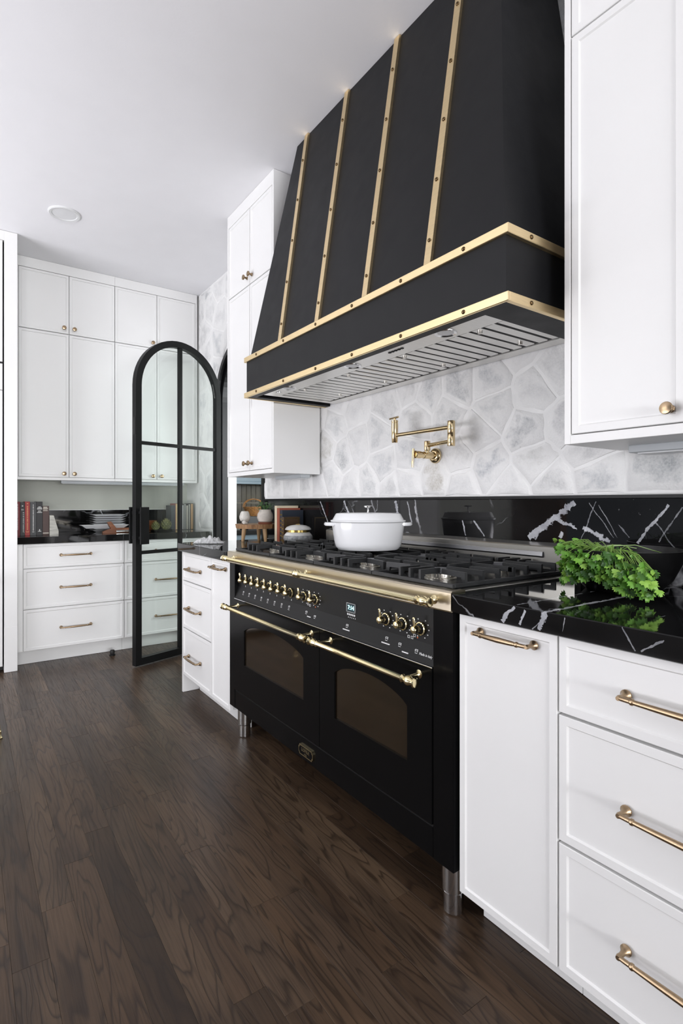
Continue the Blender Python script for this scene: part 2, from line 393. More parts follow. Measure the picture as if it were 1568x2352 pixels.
# stones of the range wall
SEEDS = [(-2.5, 1.59), (-2.58, 1.48), (-2.44, 1.42), (-2.29, 1.48), (-2.12, 1.51), (-2.32, 1.66), (-2.05, 1.64), (-1.84, 1.56), (-1.77, 1.65), (-1.63, 1.54), (-1.57, 1.65), (-1.42, 1.65), (-1.19, 1.57), (-1.12, 1.62), (-1.4, 1.53), (-1.47, 1.45), (-1.23, 1.43), (-1.42, 1.3), (-1.58, 1.35), (-1.71, 1.28), (-1.88, 1.37), (-1.9, 1.25), (-2.09, 1.34), (-2.19, 1.25), (-2.54, 1.31), (-2.35, 1.23), (-2.03, 1.22), (-1.56, 1.23), (-1.2, 1.31), (-1.13, 1.23), (-1.09, 1.44), (-1.32, 1.2), (-2.45, 1.74), (-1.88, 1.7), (-0.97, 1.25), (-0.77, 1.25), (-1.0, 1.34), (-3.24, 1.26), (-2.99, 1.26), (-2.81, 1.25), (-2.69, 1.25)]
STONE_GREY = {1: (.42, .40, .34), 2: (.40, .42, .43), 4: (.46, .48, .50), 9: (.40, .42, .43), 16: (.34, .36, .38), 17: (.33, .36, .40), 19: (.46, .43, .37), 20: (.44, .46, .49), 22: (.52, .54, .56), 23: (.45, .47, .48), 35: (.32, .35, .37), 14: (.50, .52, .53), 28: (.58, .58, .56), 30: (.50, .50, .52), 24: (.55, .57, .58), 0: (.55, .57, .58)}
rs = random.Random(11)
seeds = list(SEEDS); tries = 0
while tries < 4000:
    tries += 1
    p = (rs.uniform(-5.0, .3), rs.uniform(.85, 3.05))
    if -2.66 < p[0] < -.86 and 1.15 < p[1] < 1.70: continue
    if all(math.hypot(p[0]-q[0], (p[1]-q[1])*1.15) > .20 for q in seeds): seeds.append(p)
def clip(poly, nx, nz, c):
    out = []
    for i in range(len(poly)):
        a, b = poly[i], poly[(i+1) % len(poly)]
        da, db = a[0]*nx+a[1]*nz-c, b[0]*nx+b[1]*nz-c
        if da <= 0: out.append(a)
        if da*db < 0: s = da/(da-db); out.append((a[0]+(b[0]-a[0])*s, a[1]+(b[1]-a[1])*s))
    return out
def visible(cx, cz):
    if -4.72 < cx < -3.95 and cz > .9: return math.hypot(cx-ACX, max(0, cz-AZ)) > AR+.02
    if cx < -3.38: return False
    return (-2.75 < cx < -.84 and cz < 1.8) or (cz < 1.40) or (-1.45 < cx < -.85 and cz > 2.2)
for k, (sx, sz) in enumerate(seeds):
    lo = 1.187 if sx > -3.6 else .93
    poly = [(-4.66, lo), (.28, lo), (.28, ZC-.003), (-4.66, ZC-.003)]
    for j, (qx, qz) in enumerate(seeds):
        if j != k and abs(qx-sx) < 1.2 and abs(qz-sz) < 1.2:
            nx, nz = qx-sx, qz-sz; poly = clip(poly, nx, nz, nx*(qx+sx)/2+nz*(qz+sz)/2)
            if not poly: break
    if sx > -3.6 and poly: poly = clip(poly, -1, 0, 3.395)
    if len(poly) < 3: continue
    cx = sum(p[0] for p in poly)/len(poly); cz = sum(p[1] for p in poly)/len(poly)
    if not visible(cx, cz): continue
    pts = []
    for i in range(len(poly)):
        a, b = poly[i], poly[(i+1) % len(poly)]
        L = math.hypot(b[0]-a[0], b[1]-a[1])
        for s in ([0] if L < .05 else [0, .33, .67]):
            j = .005 if s else 0
            x = a[0]+(b[0]-a[0])*s+rs.uniform(-j, j); z = a[1]+(b[1]-a[1])*s+rs.uniform(-j, j)
            d = math.hypot(x-cx, z-cz); g = min(.0045, d*.3); x += (cx-x)/d*g if d else 0; z += (cz-z)/d*g if d else 0
            r = math.hypot(x-ACX, z-AZ)
            if z > AZ and r < AR+.045: x = ACX+(x-ACX)/r*(AR+.045); z = AZ+(z-AZ)/r*(AR+.045)
            if z <= AZ and ACX-AR-.045 < x < -3.6: x = ACX-AR-.045
            pts.append((x, z))
    bm = nb(); n = len(pts)
    lay = bm.verts.layers.float.new('smear')
    ring0 = [bm.verts.new((x, YW+.002, z)) for x, z in pts]
    ring1 = [bm.verts.new((x+(cx-x)*.06, YW-.0015-rs.uniform(0, .0015), z+(cz-z)*.06)) for x, z in pts]
    ring2 = [bm.verts.new((x+(cx-x)*rs.uniform(.22, .42), YW-.004-rs.uniform(0, .003), z+(cz-z)*.3)) for x, z in pts]
    mid = bm.verts.new((cx, YW-.006, cz))
    for v in ring0: v[lay] = 1.0
    for v in ring1: v[lay] = .8
    for v in ring2: v[lay] = rs.uniform(0, .45)
    for i in range(n):
        j = (i+1) % n
        bm.faces.new((ring0[i], ring0[j], ring1[j], ring1[i])); bm.faces.new((ring1[i], ring1[j], ring2[j], ring2[i])); bm.faces.new((ring2[i], ring2[j], mid))
    o = part('stone', bm, stonem, wr)
    g = rs.uniform(.50, .74)
    c = STONE_GREY.get(k, (g, g*1.005, g*1.01) if rs.random() < .75 else (g*.72, g*.75, g*.78))
    o.color = (*c, 1)
# black steel door lining in the doorway
def arch_band(bm, cx, cz, r0, r1, z0, place, y0, y1, n=28):
    """steel section running up one side, over the arch and down the other; place(s,y,z) -> world"""
    def path(r): return [(cx-r, z0)] + [(cx+r*math.cos(PI-PI*i/n), cz+r*math.sin(PI-PI*i/n)) for i in range(n+1)] + [(cx+r, z0)]
    a, b = path(r0), path(r1); V = []
    for (xa, za), (xb, zb) in zip(a, b):
        V.append([bm.verts.new(place(*p)) for p in ((xa, y0, za), (xb, y0, zb), (xb, y1, zb), (xa, y1, za))])
    for p, q in zip(V, V[1:]):
        for i in range(4): bm.faces.new((p[i], p[(i+1) % 4], q[(i+1) % 4], q[i]))
    bm.faces.new(V[0]); bm.faces.new(V[-1]); return bm
bm = arch_band(nb(), ACX, AZ, AR-.045, AR+.004, 0, lambda x, y, z: (x, y, z), YW+.02, YW+.07)
arch_band(bm, ACX, AZ, AR-.006, AR+.03, 0, lambda x, y, z: (x, y, z), YW-.012, YW+.03)
struct('trim_1', bm, steelframe)
# the open glazed door leaf
dl = bpy.data.objects.new('door_1', None); C.objects.link(dl); dl['kind'] = 'structure'
dl['label'] = 'open arched black steel door with clear glass panes'
DA = Vector((-3.909, .972, 0)); DD = Vector((-.313, .950, 0)).normalized(); DN = Vector((DD.y, -DD.x, 0))   # DN looks to the camera side
ROOT[dl] = Matrix.Translation(DA); dl.location = DA
LW, LT = .765, .022
def leaf(s, y, z): return DA + DD*s + DN*(-y) + Vector((0, 0, z))
r = LW/2; zs = 1.99
bm = arch_band(nb(), r, zs, r-.046, r, .012, leaf, -LT, LT)
def lbox(bm, s0, s1, z0, z1, t0=-LT, t1=LT):
    vs = [bm.verts.new(leaf(s, y, z)) for s in (s0, s1) for y in (t0, t1) for z in (z0, z1)]
    for f in ((0, 1, 3, 2), (4, 6, 7, 5), (0, 4, 5, 1), (2, 3, 7, 6), (0, 2, 6, 4), (1, 5, 7, 3)): bm.faces.new([vs[i] for i in f])
    return bm
lbox(bm, .046, LW-.046, .012, .062)
part('leaf_frame', bm, steelframe, dl)
top = zs+r-.046
part('muntin', lbox(nb(), r-.013, r+.013, .062, top, -.014, .014), steelframe, dl)
for z in (.805, 1.585): part('muntin', lbox(nb(), .046, LW-.046, z-.012, z+.012, -.012, .012), steelframe, dl)
def pane(s0, s1, z0, z1, arcside=0):
    if not arcside: poly = [(s0, z0), (s1, z0), (s1, z1), (s0, z1)]
    else:
        q = r-.044; poly = [(s0, z0), (s1, z0)]
        ss = [s0+(s1-s0)*i/12 for i in range(13)]
        for s in reversed(ss): poly.append((s, zs+math.sqrt(max(0, q*q-(s-r)**2))))
    bm = nb(); A = [bm.verts.new(leaf(s, -.003, z)) for s, z in poly]; Bv = [bm.verts.new(leaf(s, .003, z)) for s, z in poly]
    bm.faces.new(A); bm.faces.new(Bv)
    for i in range(len(A)): bm.faces.new((A[i], A[(i+1) % len(A)], Bv[(i+1) % len(A)], Bv[i]))
    part('glass_pane', bm, doorglass, dl, smooth=False)
for s0, s1 in ((.044, r-.012), (r+.012, LW-.044)):
    pane(s0, s1, .06, .795); pane(s0, s1, .815, 1.575); pane(s0, s1, 1.595, 0, 1)
bm = nb()
lbox(bm, .006, .070, .868, 1.128, -.075, -.060); lbox(bm, .006, .070, .868, 1.128, .060, .075)
for z in (.90, 1.08): lbox(bm, .018, .036, z, z+.02, -.062, .062)
part('handle', bm, steelframe, dl)
part('latch_plate', lbox(nb(), -.002, .001, 1.64, 1.76, -.012, .012), rubber, dl)
# the pantry seen through the doorway
struct('wall_pantry', B(XB-.15, XB, YW+.165, 3.8, 0, ZC), wallpaint)
struct('wall_far', B(XB-.15, -1.85, 3.65, 3.8, 0, ZC), wallpaint)
struct('wall_side', B(-2.0, -1.85, YW+.165, 3.65, 0, ZC), wallpaint)
tl = struct('trim_2', B(XB, XB+.008, 1.90, 3.2, .95, 1.36), groutm)
tw, tz = .052, .205
for i in range(14):
    for j in range(2):
        part('tile', B(XB+.004, XB+.016, 1.905+i*tw+.0018, 1.905+(i+1)*tw-.0018, .952+j*tz+.0018, .952+(j+1)*tz-.0018, bev=.0015), tiledark, tl, smooth=False)
solo('pantry_counter', B(XB+.018, XB+.62, 1.9, 3.4, .875, .915, bev=.003), marble_back, (XB+.3, 2.6, .875), 'black counter in the pantry seen through the arched doorway', 'counter')
bm = nb(); box(bm, XB+.02, XB+.58, 1.9, 3.4, 0, .874)
solo('pantry_base_cabinet', bm, bluegrey, (XB+.3, 2.6, 0), 'blue grey base cabinet under the pantry counter beyond the doorway', 'cabinet')
t = thing('pantry_shelf', (XB+.15, 2.6, 1.36), 'blue grey shelf over the dark pantry tiles beyond the doorway', 'shelf')
part('board', B(XB, XB+.30, 1.9, 3.3, 1.36, 1.40, bev=.003), bluegrey, t); part('lip', B(XB+.28, XB+.305, 1.9, 3.3, 1.335, 1.362, bev=.002), bluegrey, t)

# ------------------------------------------------------------------ cabinets
_pull, _knob = {}, []
def pull_mesh(L):
    if L in _pull: return _pull[L]
    bm = nb()
    for s in (-1, 1):
        m = Matrix.Translation((s*(L/2-.008), 0, 0)) @ Matrix.Rotation(PI/2, 4, 'X')
        lathe(bm, [(.0115, 0), (.0115, .003), (.008, .007), (.0055, .013), (.005, .022), (.006, .028), (.0045, .034)], m, 14)
    k = L/2-.012
    prof = [(-k-.006, .0035), (-k, .0048), (-k+.018, .0050), (-k+.020, .0068), (-k+.024, .0068), (-k+.026, .0052), (-k*.5, .0062), (0, .0072), (k*.5, .0062), (k-.026, .0052), (k-.024, .0068), (k-.020, .0068), (k-.018, .0050), (k, .0048), (k+.006, .0035)]
    tube(bm, [(x, -.030-.003*(1-(x/k)**2), 0) for x, r_ in prof], [r_ for x, r_ in prof], 12)
    me = mesh_of('pull', bm); me.materials.append(agedbrass); _pull[L] = me; return me
def knob_mesh():
    if _knob: return _knob[0]
    m = Matrix.Rotation(PI/2, 4, 'X')
    bm = lathe(nb(), [(.010, 0), (.010, .002), (.007, .005), (.0055, .013), (.008, .018), (.0145, .022), (.0155, .026), (.014, .029), (.008, .0305), (0, .031)], m, 20)
    me = mesh_of('knob', bm); me.materials.append(agedbrass); _knob.append(me); return me
def put_pull(par, root, x, z, L, y=-.02): return inst('handle', pull_mesh(L), par, ROOT[root] @ Matrix.Translation((x, y, z)))
def put_knob(par, root, x, z, y=-.02): return inst('knob', knob_mesh(), par, ROOT[root] @ Matrix.Translation((x, y, z)))
def front(name, root, x0, x1, z0, z1, fw=.019, rec=.0045, th=.02, parent=None):
    """slim framed cabinet front, face towards local -Y"""
    bm = nb()
    def ring(i, y): return [bm.verts.new(p) for p in ((x0+i, y, z0+i), (x1-i, y, z0+i), (x1-i, y, z1-i), (x0+i, y, z1-i))]
    R = [ring(0, 0), ring(0, -th+.0015), ring(.0015, -th), ring(fw, -th), ring(fw+.0035, -th+rec)]
    bm.faces.new(R[0]); bm.faces.new(R[-1])
    for a, b in zip(R, R[1:]):
        for i in range(4): bm.faces.new((a[i], a[(i+1) % 4], b[(i+1) % 4], b[i]))
    return part(name, bm, white, parent or root, smooth=False, local=True)
def lb(root, name, *a, mat=None, bev=.001): return part(name, B(*a, bev=bev), mat or white, root, smooth=False, local=True)
G = .0016
# --- left wall unit above the left counter
t = thing('wall_cabinet', (-3.28, 1.42, 1.325), 'tall white two-tier wall cabinet left of the black hood', 'cabinet')
W_, H_ = .637, ZC-1.325
lb(t, 'carcass', .003, W_-.003, .002, .28, .012, H_-.004, bev=0)
lb(t, 'side_panel', W_-.018, W_, -.0205, .285, 0, H_-.001); lb(t, 'side_panel', 0, .018, -.0205, .285, 0, H_-.001)
lb(t, 'bottom_rail', .018, W_-.018, -.0205, .28, 0, .025); lb(t, 'crown_rail', .018, W_-.018, -.0205, .02, 1.608, H_-.001)
for i, (a, b) in enumerate(((.020, .328), (.331, W_-.020))):
    d1 = front('door', t, a+G, b-G, .028, 1.143); d2 = front('door', t, a+G, b-G, 1.149, 1.605)
    x = b-.032 if i == 0 else a+.030
    put_knob(d1, t, x, .070); put_knob(d2, t, x, 1.195)
# --- right wall unit
t = thing('wall_cabinet', (-.884, 1.42, 1.325), 'large white wall cabinet right of the black hood with one visible brass knob', 'cabinet')
W_ = 1.22
lb(t, 'carcass', .003, W_-.003, .002, .28, .012, H_-.004, bev=0)
lb(t, 'side_panel', 0, .0185, -.0205, .285, 0, H_-.001); lb(t, 'side_panel', W_-.018, W_, -.0205, .285, 0, H_-.001)
lb(t, 'bottom_rail', .0185, W_-.018, -.0205, .28, 0, .025); lb(t, 'crown_rail', .0185, W_-.018, -.0205, .02, 1.608, H_-.001)
for i in range(4):
    a = .020+i*.2955; b = a+.2955
    d1 = front('door', t, a+G, b-G, .028, 1.146, fw=.021); d2 = front('door', t, a+G, b-G, 1.151, 1.605, fw=.021)
    x = b-.034 if i % 2 == 0 else a+.034
    put_knob(d1, t, x, .062); put_knob(d2, t, x, 1.195)
# --- lights under the wall cabinets
def light_bar(x0, x1, y0, y1, z, label, rz=0):
    t = thing('under_cabinet_light', ((x0+x1)/2, (y0+y1)/2, z-.022), label, 'light')
    part('housing', B(x0, x1, y0, y1, z-.022, z, bev=.002), plasticg, t); part('diffuser', B(x0+.02, x1-.02, y0+.012, y1-.012, z-.026, z-.0215, bev=.001), lightlens, t)
light_bar(-.79, .25, 1.57, 1.66, 1.3255, 'grey light bar fixed under the wall cabinet right of the hood')
light_bar(-3.0, -2.68, 1.60, 1.66, 1.3255, 'slim light bar fixed under the wall cabinet left of the hood')
light_bar(-4.76, -4.71, .62, 1.60, 1.3335, 'long thin light bar under the wall cabinets over the bookcase counter')
# --- base units along the range wall
def base_unit(x0, x1, label, fronts, pulls, yf=1.11, end_left=False):
    t = thing('base_cabinet', (x0, yf, 0), label, 'cabinet'); W_ = x1-x0
    lb(t, 'carcass', .002, W_-.002, .002, .585, .112, .864, bev=0)
    lb(t, 'toe_kick', .0 if not end_left else .02, W_, .08, .10, .001, .111)
    if end_left: lb(t, 'end_panel', -.018, .0, -.018, .08, .001, .864); lb(t, 'end_panel', -.018, 0, .08, .585, .001, .864)
    for (z0, z1), (px, pz, L) in zip(fronts, pulls):
        f = front('drawer' if len(fronts) > 1 else 'pull_out', t, G, W_-G, z0+G, z1-G); put_pull(f, t, px, pz, L)
    return t
base_unit(-.999, -.705, 'narrow white pull-out base cabinet directly right of the black range', [(.111, .862)], [(.154, .826, .175)])
base_unit(-.704, -.062, 'wide white three-drawer base cabinet beside the narrow pull-out', [(.689, .862), (.402, .686), (.111, .399)], [(.324, .772, .36), (.324, .539, .36), (.324, .258, .36)])
base_unit(-.061, .26, 'white base cabinet at the end of the right counter', [(.111, .862)], [(.16, .82, .175)])
base_unit(-3.235, -2.777, 'white three-drawer base cabinet at the open end of the left counter', [(.689, .862), (.402, .686), (.111, .399)], [(.205, .766, .205), (.205, .533, .205), (.205, .247, .205)], end_left=True)
base_unit(-2.775, -2.524, 'narrow white pull-out base cabinet directly left of the black range', [(.111, .862)], [(.118, .818, .175)])
solo('countertop', B(-1.006, .27, 1.07, 1.70, .865, .914, bev=.002), marble_top, (-.4, 1.4, .865), 'polished black marble countertop with white veins right of the range', 'countertop')
solo('countertop', B(-3.268, -2.518, 1.07, 1.70, .865, .914, bev=.002), marble_top, (-2.9, 1.4, .865), 'polished black marble countertop left of the range', 'countertop')
t = thing('backsplash', (-1.6, 1.71, .914), 'black marble backsplash with bold white veins behind the range', 'backsplash')
part('slab', B(-3.36, .28, 1.70, 1.7195, .9145, 1.173, bev=.001), marble_splash, t)
part('edge_trim', B(-3.36, .28, 1.697, 1.7195, 1.1735, 1.1845, bev=.001), steelframe, t)
# --- back wall bookcase counter: base units face +X
def back_base(y0, y1, label, filler=0):
    t = thing('base_cabinet', (-4.39, y0, 0), label, 'cabinet', rz=PI/2); W_ = y1-y0
    lb(t, 'carcass', .002, W_-.002, .002, .575, .112, .866, bev=0); lb(t, 'toe_kick', 0, W_, .06, .08, .001, .111)
    if filler: lb(t, 'filler', 0, filler-.001, -.02, .002, .108, .866)
    for z0, z1, pz in ((.692, .866, .778), (.404, .689, .544), (.108, .401, .251)):
        f = front('drawer', t, filler+G, W_-G, z0+G, z1-G); put_pull(f, t, filler+(W_-filler)/2, pz, .215)
back_base(.300, 1.013, 'white three-drawer cabinet under the back counter with full-width fronts in view', .036)
back_base(1.014, 1.695, 'white three-drawer cabinet seen partly through the open glass door')
solo('countertop', B(XB+.001, -4.345, .299, 1.70, .8675, .916, bev=.002), marble_back, (-4.65, 1.0, .8675), 'black marble countertop along the back wall carrying books and plates', 'countertop')
t = thing('backsplash', (-4.97, 1.0, .916), 'low black marble upstand behind the plates on the back counter', 'backsplash')
part('slab', B(XB+.001, XB+.02, .299, 1.70, .9165, 1.096, bev=.001), marble_back, t); part('edge_trim', B(XB+.001, XB+.021, .299, 1.70, 1.0965, 1.100), mortar, t)
def back_wall_unit(y0, y1, cols, label, knob_sides):
    t = thing('wall_cabinet', (-4.68, y0, 1.333), label, 'cabinet', rz=PI/2); W_ = y1-y0; H_ = ZC-1.333
    lb(t, 'carcass', .002, W_-.002, .002, .295, .012, H_-.004, bev=0); lb(t, 'bottom_rail', 0, W_, -.0205, .295, 0, .021); lb(t, 'crown_rail', 0, W_, -.0205, .02, 1.603, H_-.001)
    a0 = cols[0][0]-y0; a1 = cols[-1][1]-y0
    if a0 > .004: lb(t, 'filler', 0, a0-.001, -.0205, .02, .021, 1.603)
    if W_-a1 > .004: lb(t, 'filler', a1+.001, W_, -.0205, .02, .021, 1.603)
    for (a, b), s in zip(cols, knob_sides):
        d1 = front('door', t, a-y0+G, b-y0-G, .024, 1.140, fw=.017); d2 = front('door', t, a-y0+G, b-y0-G, 1.146, 1.600, fw=.017)
        x = (b-y0-.036) if s > 0 else (a-y0+.036)
        put_knob(d1, t, x, .052); put_knob(d2, t, x, 1.186)
back_wall_unit(.300, 1.007, [(.328, .669), (.670, 1.007)], 'white wall cabinet with two tiers of doors over the red and black books', (1, -1))
back_wall_unit(1.008, 1.70, [(1.008, 1.346), (1.347, 1.683)], 'white wall cabinet with two tiers of doors behind the arched glass door', (1, -1))
# --- tall unit cut by the picture's edge
t = thing('tall_cabinet', (-4.32, -1.0, 0), 'floor to ceiling white built-in cabinet standing beside the red and black books', 'cabinet', rz=PI/2)
lb(t, 'carcass', .002, 1.20, .002, .65, .045, ZC-.004, bev=0)
lb(t, 'side_panel', 1.22, 1.297, -.02, .655, .001, ZC-.002); lb(t, 'crown_rail', 0, 1.22, -.02, .02, 2.945, ZC-.002)
lb(t, 'plinth_block', 1.2195, 1.2975, -.0215, .03, .001, .308)
lb(t, 'toe_kick', 0, 1.22, .06, .08, .001, .045, mat=rubber)
for a, b in ((.02, .612), (.615, 1.212)):
    front('door', t, a+G, b-G, 2.118, 2.942); front('drawer', t, a+G, b-G, 1.926, 2.104); front('door', t, a+G, b-G, .045, 1.922)
    lb(t, 'vent_slot', a, b, -.012, .004, 2.105, 2.117, mat=rubber, bev=0)
# --- ceiling downlight
t = thing('recessed_downlight', (-3.829, .523, ZC-.006), 'round white recessed downlight in the ceiling', 'light')
part('trim_ring', lathe(nb(), [(.070, 0), (.074, -.004), (.088, -.006), (.094, -.002), (.094, .004)], Matrix.Translation((-3.829, .523, ZC-.004)), 40, caps=False), plasticw, t)
part('lens', lathe(nb(), [(0, 0), (.071, 0)], Matrix.Translation((-3.829, .523, ZC-.0045)), 40, caps=False), lightlens, t)
# ------------------------------------------------------------------ range cooker
RX0, RX1 = -2.514, -1.014
YF = 1.085
rg = thing('range_cooker', ((RX0+RX1)/2, 1.39, 0), 'wide black double oven range with brass rails and knobs', 'range')
bm = nb(); box(bm, RX0, RX1, 1.135, 1.69, .15, .862)
part('body', bm, rangeblack, rg, smooth=False)
for a, b in ((RX0, RX0+.062), (RX1-.078, RX1)):
    part('side_stile', B(a, b, YF, 1.14, .15, .860, bev=.002), rangeblack, rg, smooth=False)
part('bottom_panel', B(RX0+.062, RX1-.078, YF+.002, 1.14, .15, .240, bev=.002), rangeblack, rg, smooth=False)
part('chrome_trim', B(RX0+.062, RX1-.078, YF+.002, 1.14, .2415, .2445), colm('grey_trim_line', (.13, .13, .13), .3, metal=1), rg, smooth=False)
part('chrome_trim', B(RX0+.062, RX1-.078, YF-.004, 1.14, .6885, .6925, bev=.0008), chrome, rg, smooth=False)
# control panel: recessed upright face over a sloping shelf
bm = nb(); x0, x1 = RX0+.062, RX1-.078
prism(bm, [(YF, .6935), (YF+.004, .702), (YF+.020, .748), (YF+.026, .862), (1.14, .862), (1.14, .6935)], 'x', x0, x1)
cp = part('control_panel', bm, panelblack, rg, smooth=False)
PY = YF+.023
def cy(z): return YF+.020+(z-.748)/(.862-.748)*.006
# legs
def leg_mesh():
    bm = lathe(nb(), [(.026, 0), (.029, .004), (.029, .058), (.0265, .060), (.0265, .062), (.033, .064), (.033, .155)], seg=28)
    me = mesh_of('leg', bm); me.materials.append(chrome); return me
lm = leg_mesh()
for x in (RX0+.055, RX1-.052):
    for y in (1.14, 1.62): inst('leg', lm, rg, Matrix.Translation((x, y, 0)))
# knobs
def knob_meshes():
    R = Matrix.Rotation(PI/2, 4, 'X')
    a = mesh_of('dial', lathe(nb(), [(.0095, .010), (.0095, .022), (.012, .024), (.0125, .030), (.010, .036), (.005, .039), (0, .0395)], R, 20)); a.materials.append(brass)
    b = mesh_of('ring', lathe(nb(), [(.0150, 0), (.0195, 0), (.0205, .004), (.0195, .0075), (.0165, .0085), (.0150, .006)], R, 28, caps=False)); b.materials.append(brass)
    c = mesh_of('skirt', lathe(nb(), [(.0155, 0), (.0145, .010), (.0095, .012), (0, .012)], R, 24)); c.materials.append(panelblack)
    bm = nb(); tube(bm, [(0, -.029, .008), (0, -.030, .022), (0, -.031, .034), (0, -.031, .037)], [.0038, .0040, .0048, .0030], 12)
    d = mesh_of('lever', bm); d.materials.append(brass)
    return a, b, c, d
KM = knob_meshes()
KZ = .787
kx = [-2.375+i*.0632 for i in range(8)] + [-1.826, -1.743, -1.320, -1.239, -1.161]
for x in kx:
    M = Matrix.Translation((x, cy(KZ), KZ))
    k = inst('knob', KM[0], rg, M)
    for nm, me in zip(('ring', 'skirt', 'lever'), KM[1:]): inst(nm, me, k, M)
# printed marks
def mark(x, z, w, h, mat=printw, y=None):
    yy = cy(z) if z > .748 else YF+.004+(z-.702)/(.046)*.016
    return B(x-w/2, x+w/2, yy-.0012, yy+.004, z-h/2, z+h/2)
bm = nb()
def mk(x, z, w, h):
    yy = cy(z) if z > .748 else YF+.004+(z-.702)/.046*.016
    box(bm, x-w/2, x+w/2, yy-.0008, yy+.004, z-h/2, z+h/2)
for i in range(8):                                     # ticks and burner symbols under the small knobs
    x = kx[i]; mk(x+.002, .757, .003, .007)
    mk(x-.004, .722, .009, .0015); mk(x-.008, .727, .0015, .010); mk(x, .727, .0015, .010); mk(x-.004, .732, .009, .0015); mk(x-.002, .717, .012, .0015)
for x in kx[8:]:
    for j, a in enumerate(range(-60, 241, 30)):
        if a in (90,): continue
        mk(x+.031*math.cos(math.radians(a)), KZ+.029*math.sin(math.radians(a)), .004, .003)
for x, z in ((-1.80, .760), (-1.785, .757), (-1.215, .752), (-1.20, .752), (-1.19, .760)):
    mk(x, z+.004, .008, .0012); mk(x, z-.003, .008, .0012); mk(x-.004, z, .0012, .008); mk(x+.004, z, .0012, .008)
for i in range(5): mk(-1.533+i*.010, .767, .0065, .0065)
for i in range(5): mk(-1.528+i*.010, .757, .0022, .004)
for x, z, w_ in ((-1.775, .716, .026), (-1.525, .714, .040), (-1.31, .713, .040), (-1.215, .706, .028)):
    mk(x, z, w_, .0035)
for x, z in ((-1.80, .728), (-1.735, .722), (-1.525, .727), (-1.31, .727), (-1.245, .722), (-1.17, .719)):
    for dx, dz, w_, h_ in ((0, .005, .010, .0014), (0, -.005, .010, .0014), (-.005, 0, .0014, .010), (.005, 0, .0014, .010), (0, .001, .005, .0012)): mk(x+dx, z+dz, w_, h_)
pk = part('printed_marks', bm, printw, cp, smooth=False); pk['kind'] = 'stuff'
bm = nb()
for x in (-1.745, -1.176): mk(x, .757, .004, .004)
part('indicator_light', bm, printred, cp, smooth=False)
dz = .790; yy = cy(dz)
dsp = part('display', B(-1.537, -1.489, yy-.003, yy+.002, .777, .806, bev=.002), displaym, cp, smooth=False)
me = text_mesh('7:14', .021); me.materials.append(digits)
inst('digits', me, cp, Matrix.Translation((-1.512, yy-.0034, .791)) @ FACE_Y)
bm = nb()
for a in ((-1.5385, -1.4875, .8055, .8075), (-1.5385, -1.4875, .7755, .7775), (-1.5385, -1.5365, .7765, .8065), (-1.4895, -1.4875, .7765, .8065)):
    box(bm, a[0], a[1], yy-.0042, yy, a[2], a[3])
part('display_border', bm, greyenamel, cp, smooth=False)
me = text_mesh('Made in Italy', .0105); me.materials.append(printw)
inst('lettering', me, cp, Matrix.Translation((-1.128, YF+.0072, .7165)) @ Matrix.Rotation(-.33, 4, 'X') @ FACE_Y)
# oven doors with arched windows
def oven_door(x0, x1, wx0, wx1, label):
    z0, z1, wz0, wz1, rise = .2465, .6865, .388, .552, .046
    y0, y1 = YF-.003, 1.13
    n = 20
    bm = nb()
    arcp = [(wx1+(wx0-wx1)*i/n, wz1+rise*(1-(2*i/n-1)**2)**.8) for i in range(n+1)]
    hole = [(wx0, wz0), (wx1, wz0)] + arcp[0:]
    # outer loop sampled to pair with the hole loop
    outer = [(x0, z0), (x1, z0)] + [(x1+(x0-x1)*i/n, z1) for i in range(n+1)]
    A = [bm.verts.new((x, y0, z)) for x, z in outer]; Bv = [bm.verts.new((x, y0, z)) for x, z in hole]; Cc = [bm.verts.new((x, y0+.009, z)) for x, z in hole]
    D = [bm.verts.new((x, y1, z)) for x, z in outer]
    m = len(A)
    for i in range(m):
        j = (i+1) % m
        bm.faces.new((A[i], A[j], Bv[j], Bv[i])); bm.faces.new((Bv[i], Bv[j], Cc[j], Cc[i])); bm.faces.new((A[j], A[i], D[i], D[j]))
    bm.faces.new(D)
    d = part('oven_door', bm, rangeblack, rg, smooth=False, label=label)
    bm = nb(); V = [bm.verts.new((x, y0+.006, z)) for x, z in hole]; V2 = [bm.verts.new((x, y0+.010, z)) for x, z in hole]
    bm.faces.new(V); bm.faces.new(V2)
    for i in range(m): bm.faces.new((V[i], V[(i+1) % m], V2[(i+1) % m], V2[i]))
    part('window', bm, ovenglass, d, smooth=False)
    return d
d1 = oven_door(-2.449, -1.6825, -2.340, -1.797, 'wider oven door')
d2 = oven_door(-1.6795, -1.094, -1.582, -1.197, 'narrower oven door')
def rail(parent, x0, x1, y, z, rad, posts, py):
    k = .045
    bm = nb()
    R = Matrix.Translation((x0, y, z)) @ Matrix.Rotation(PI/2, 4, 'Y'); L = x1-x0
    e = rad*1.7
    def fin(s): return [(0, .0), (e*.8, .002), (e, .006), (e*.8, .011), (rad*.9, .014), (rad*1.15, .020), (e*.95, .028), (e, .034), (e*.7, .044), (rad*.85, .050), (e*.85, .056), (rad, .062)]
    f = fin(1); prof = f + [(r_, L-z_) for r_, z_ in reversed(f)]
    lathe(bm, prof, R, 18, caps=False)
    h = part('handle_rail', bm, brass, parent)
    for px in posts:
        m = Matrix.Translation((px, py, z)) @ Matrix.Rotation(PI/2, 4, 'X'); ln = py-y
        part('bracket', lathe(nb(), [(.013, 0), (.013, .003), (.009, .006), (.0055, .014), (.005, ln*.6), (.007, ln)], m, 14), brass, h)
    return h
rail(rg, -2.475, -1.045, 1.032, .889, .0085, (-2.44, -1.762, -1.075), 1.075)
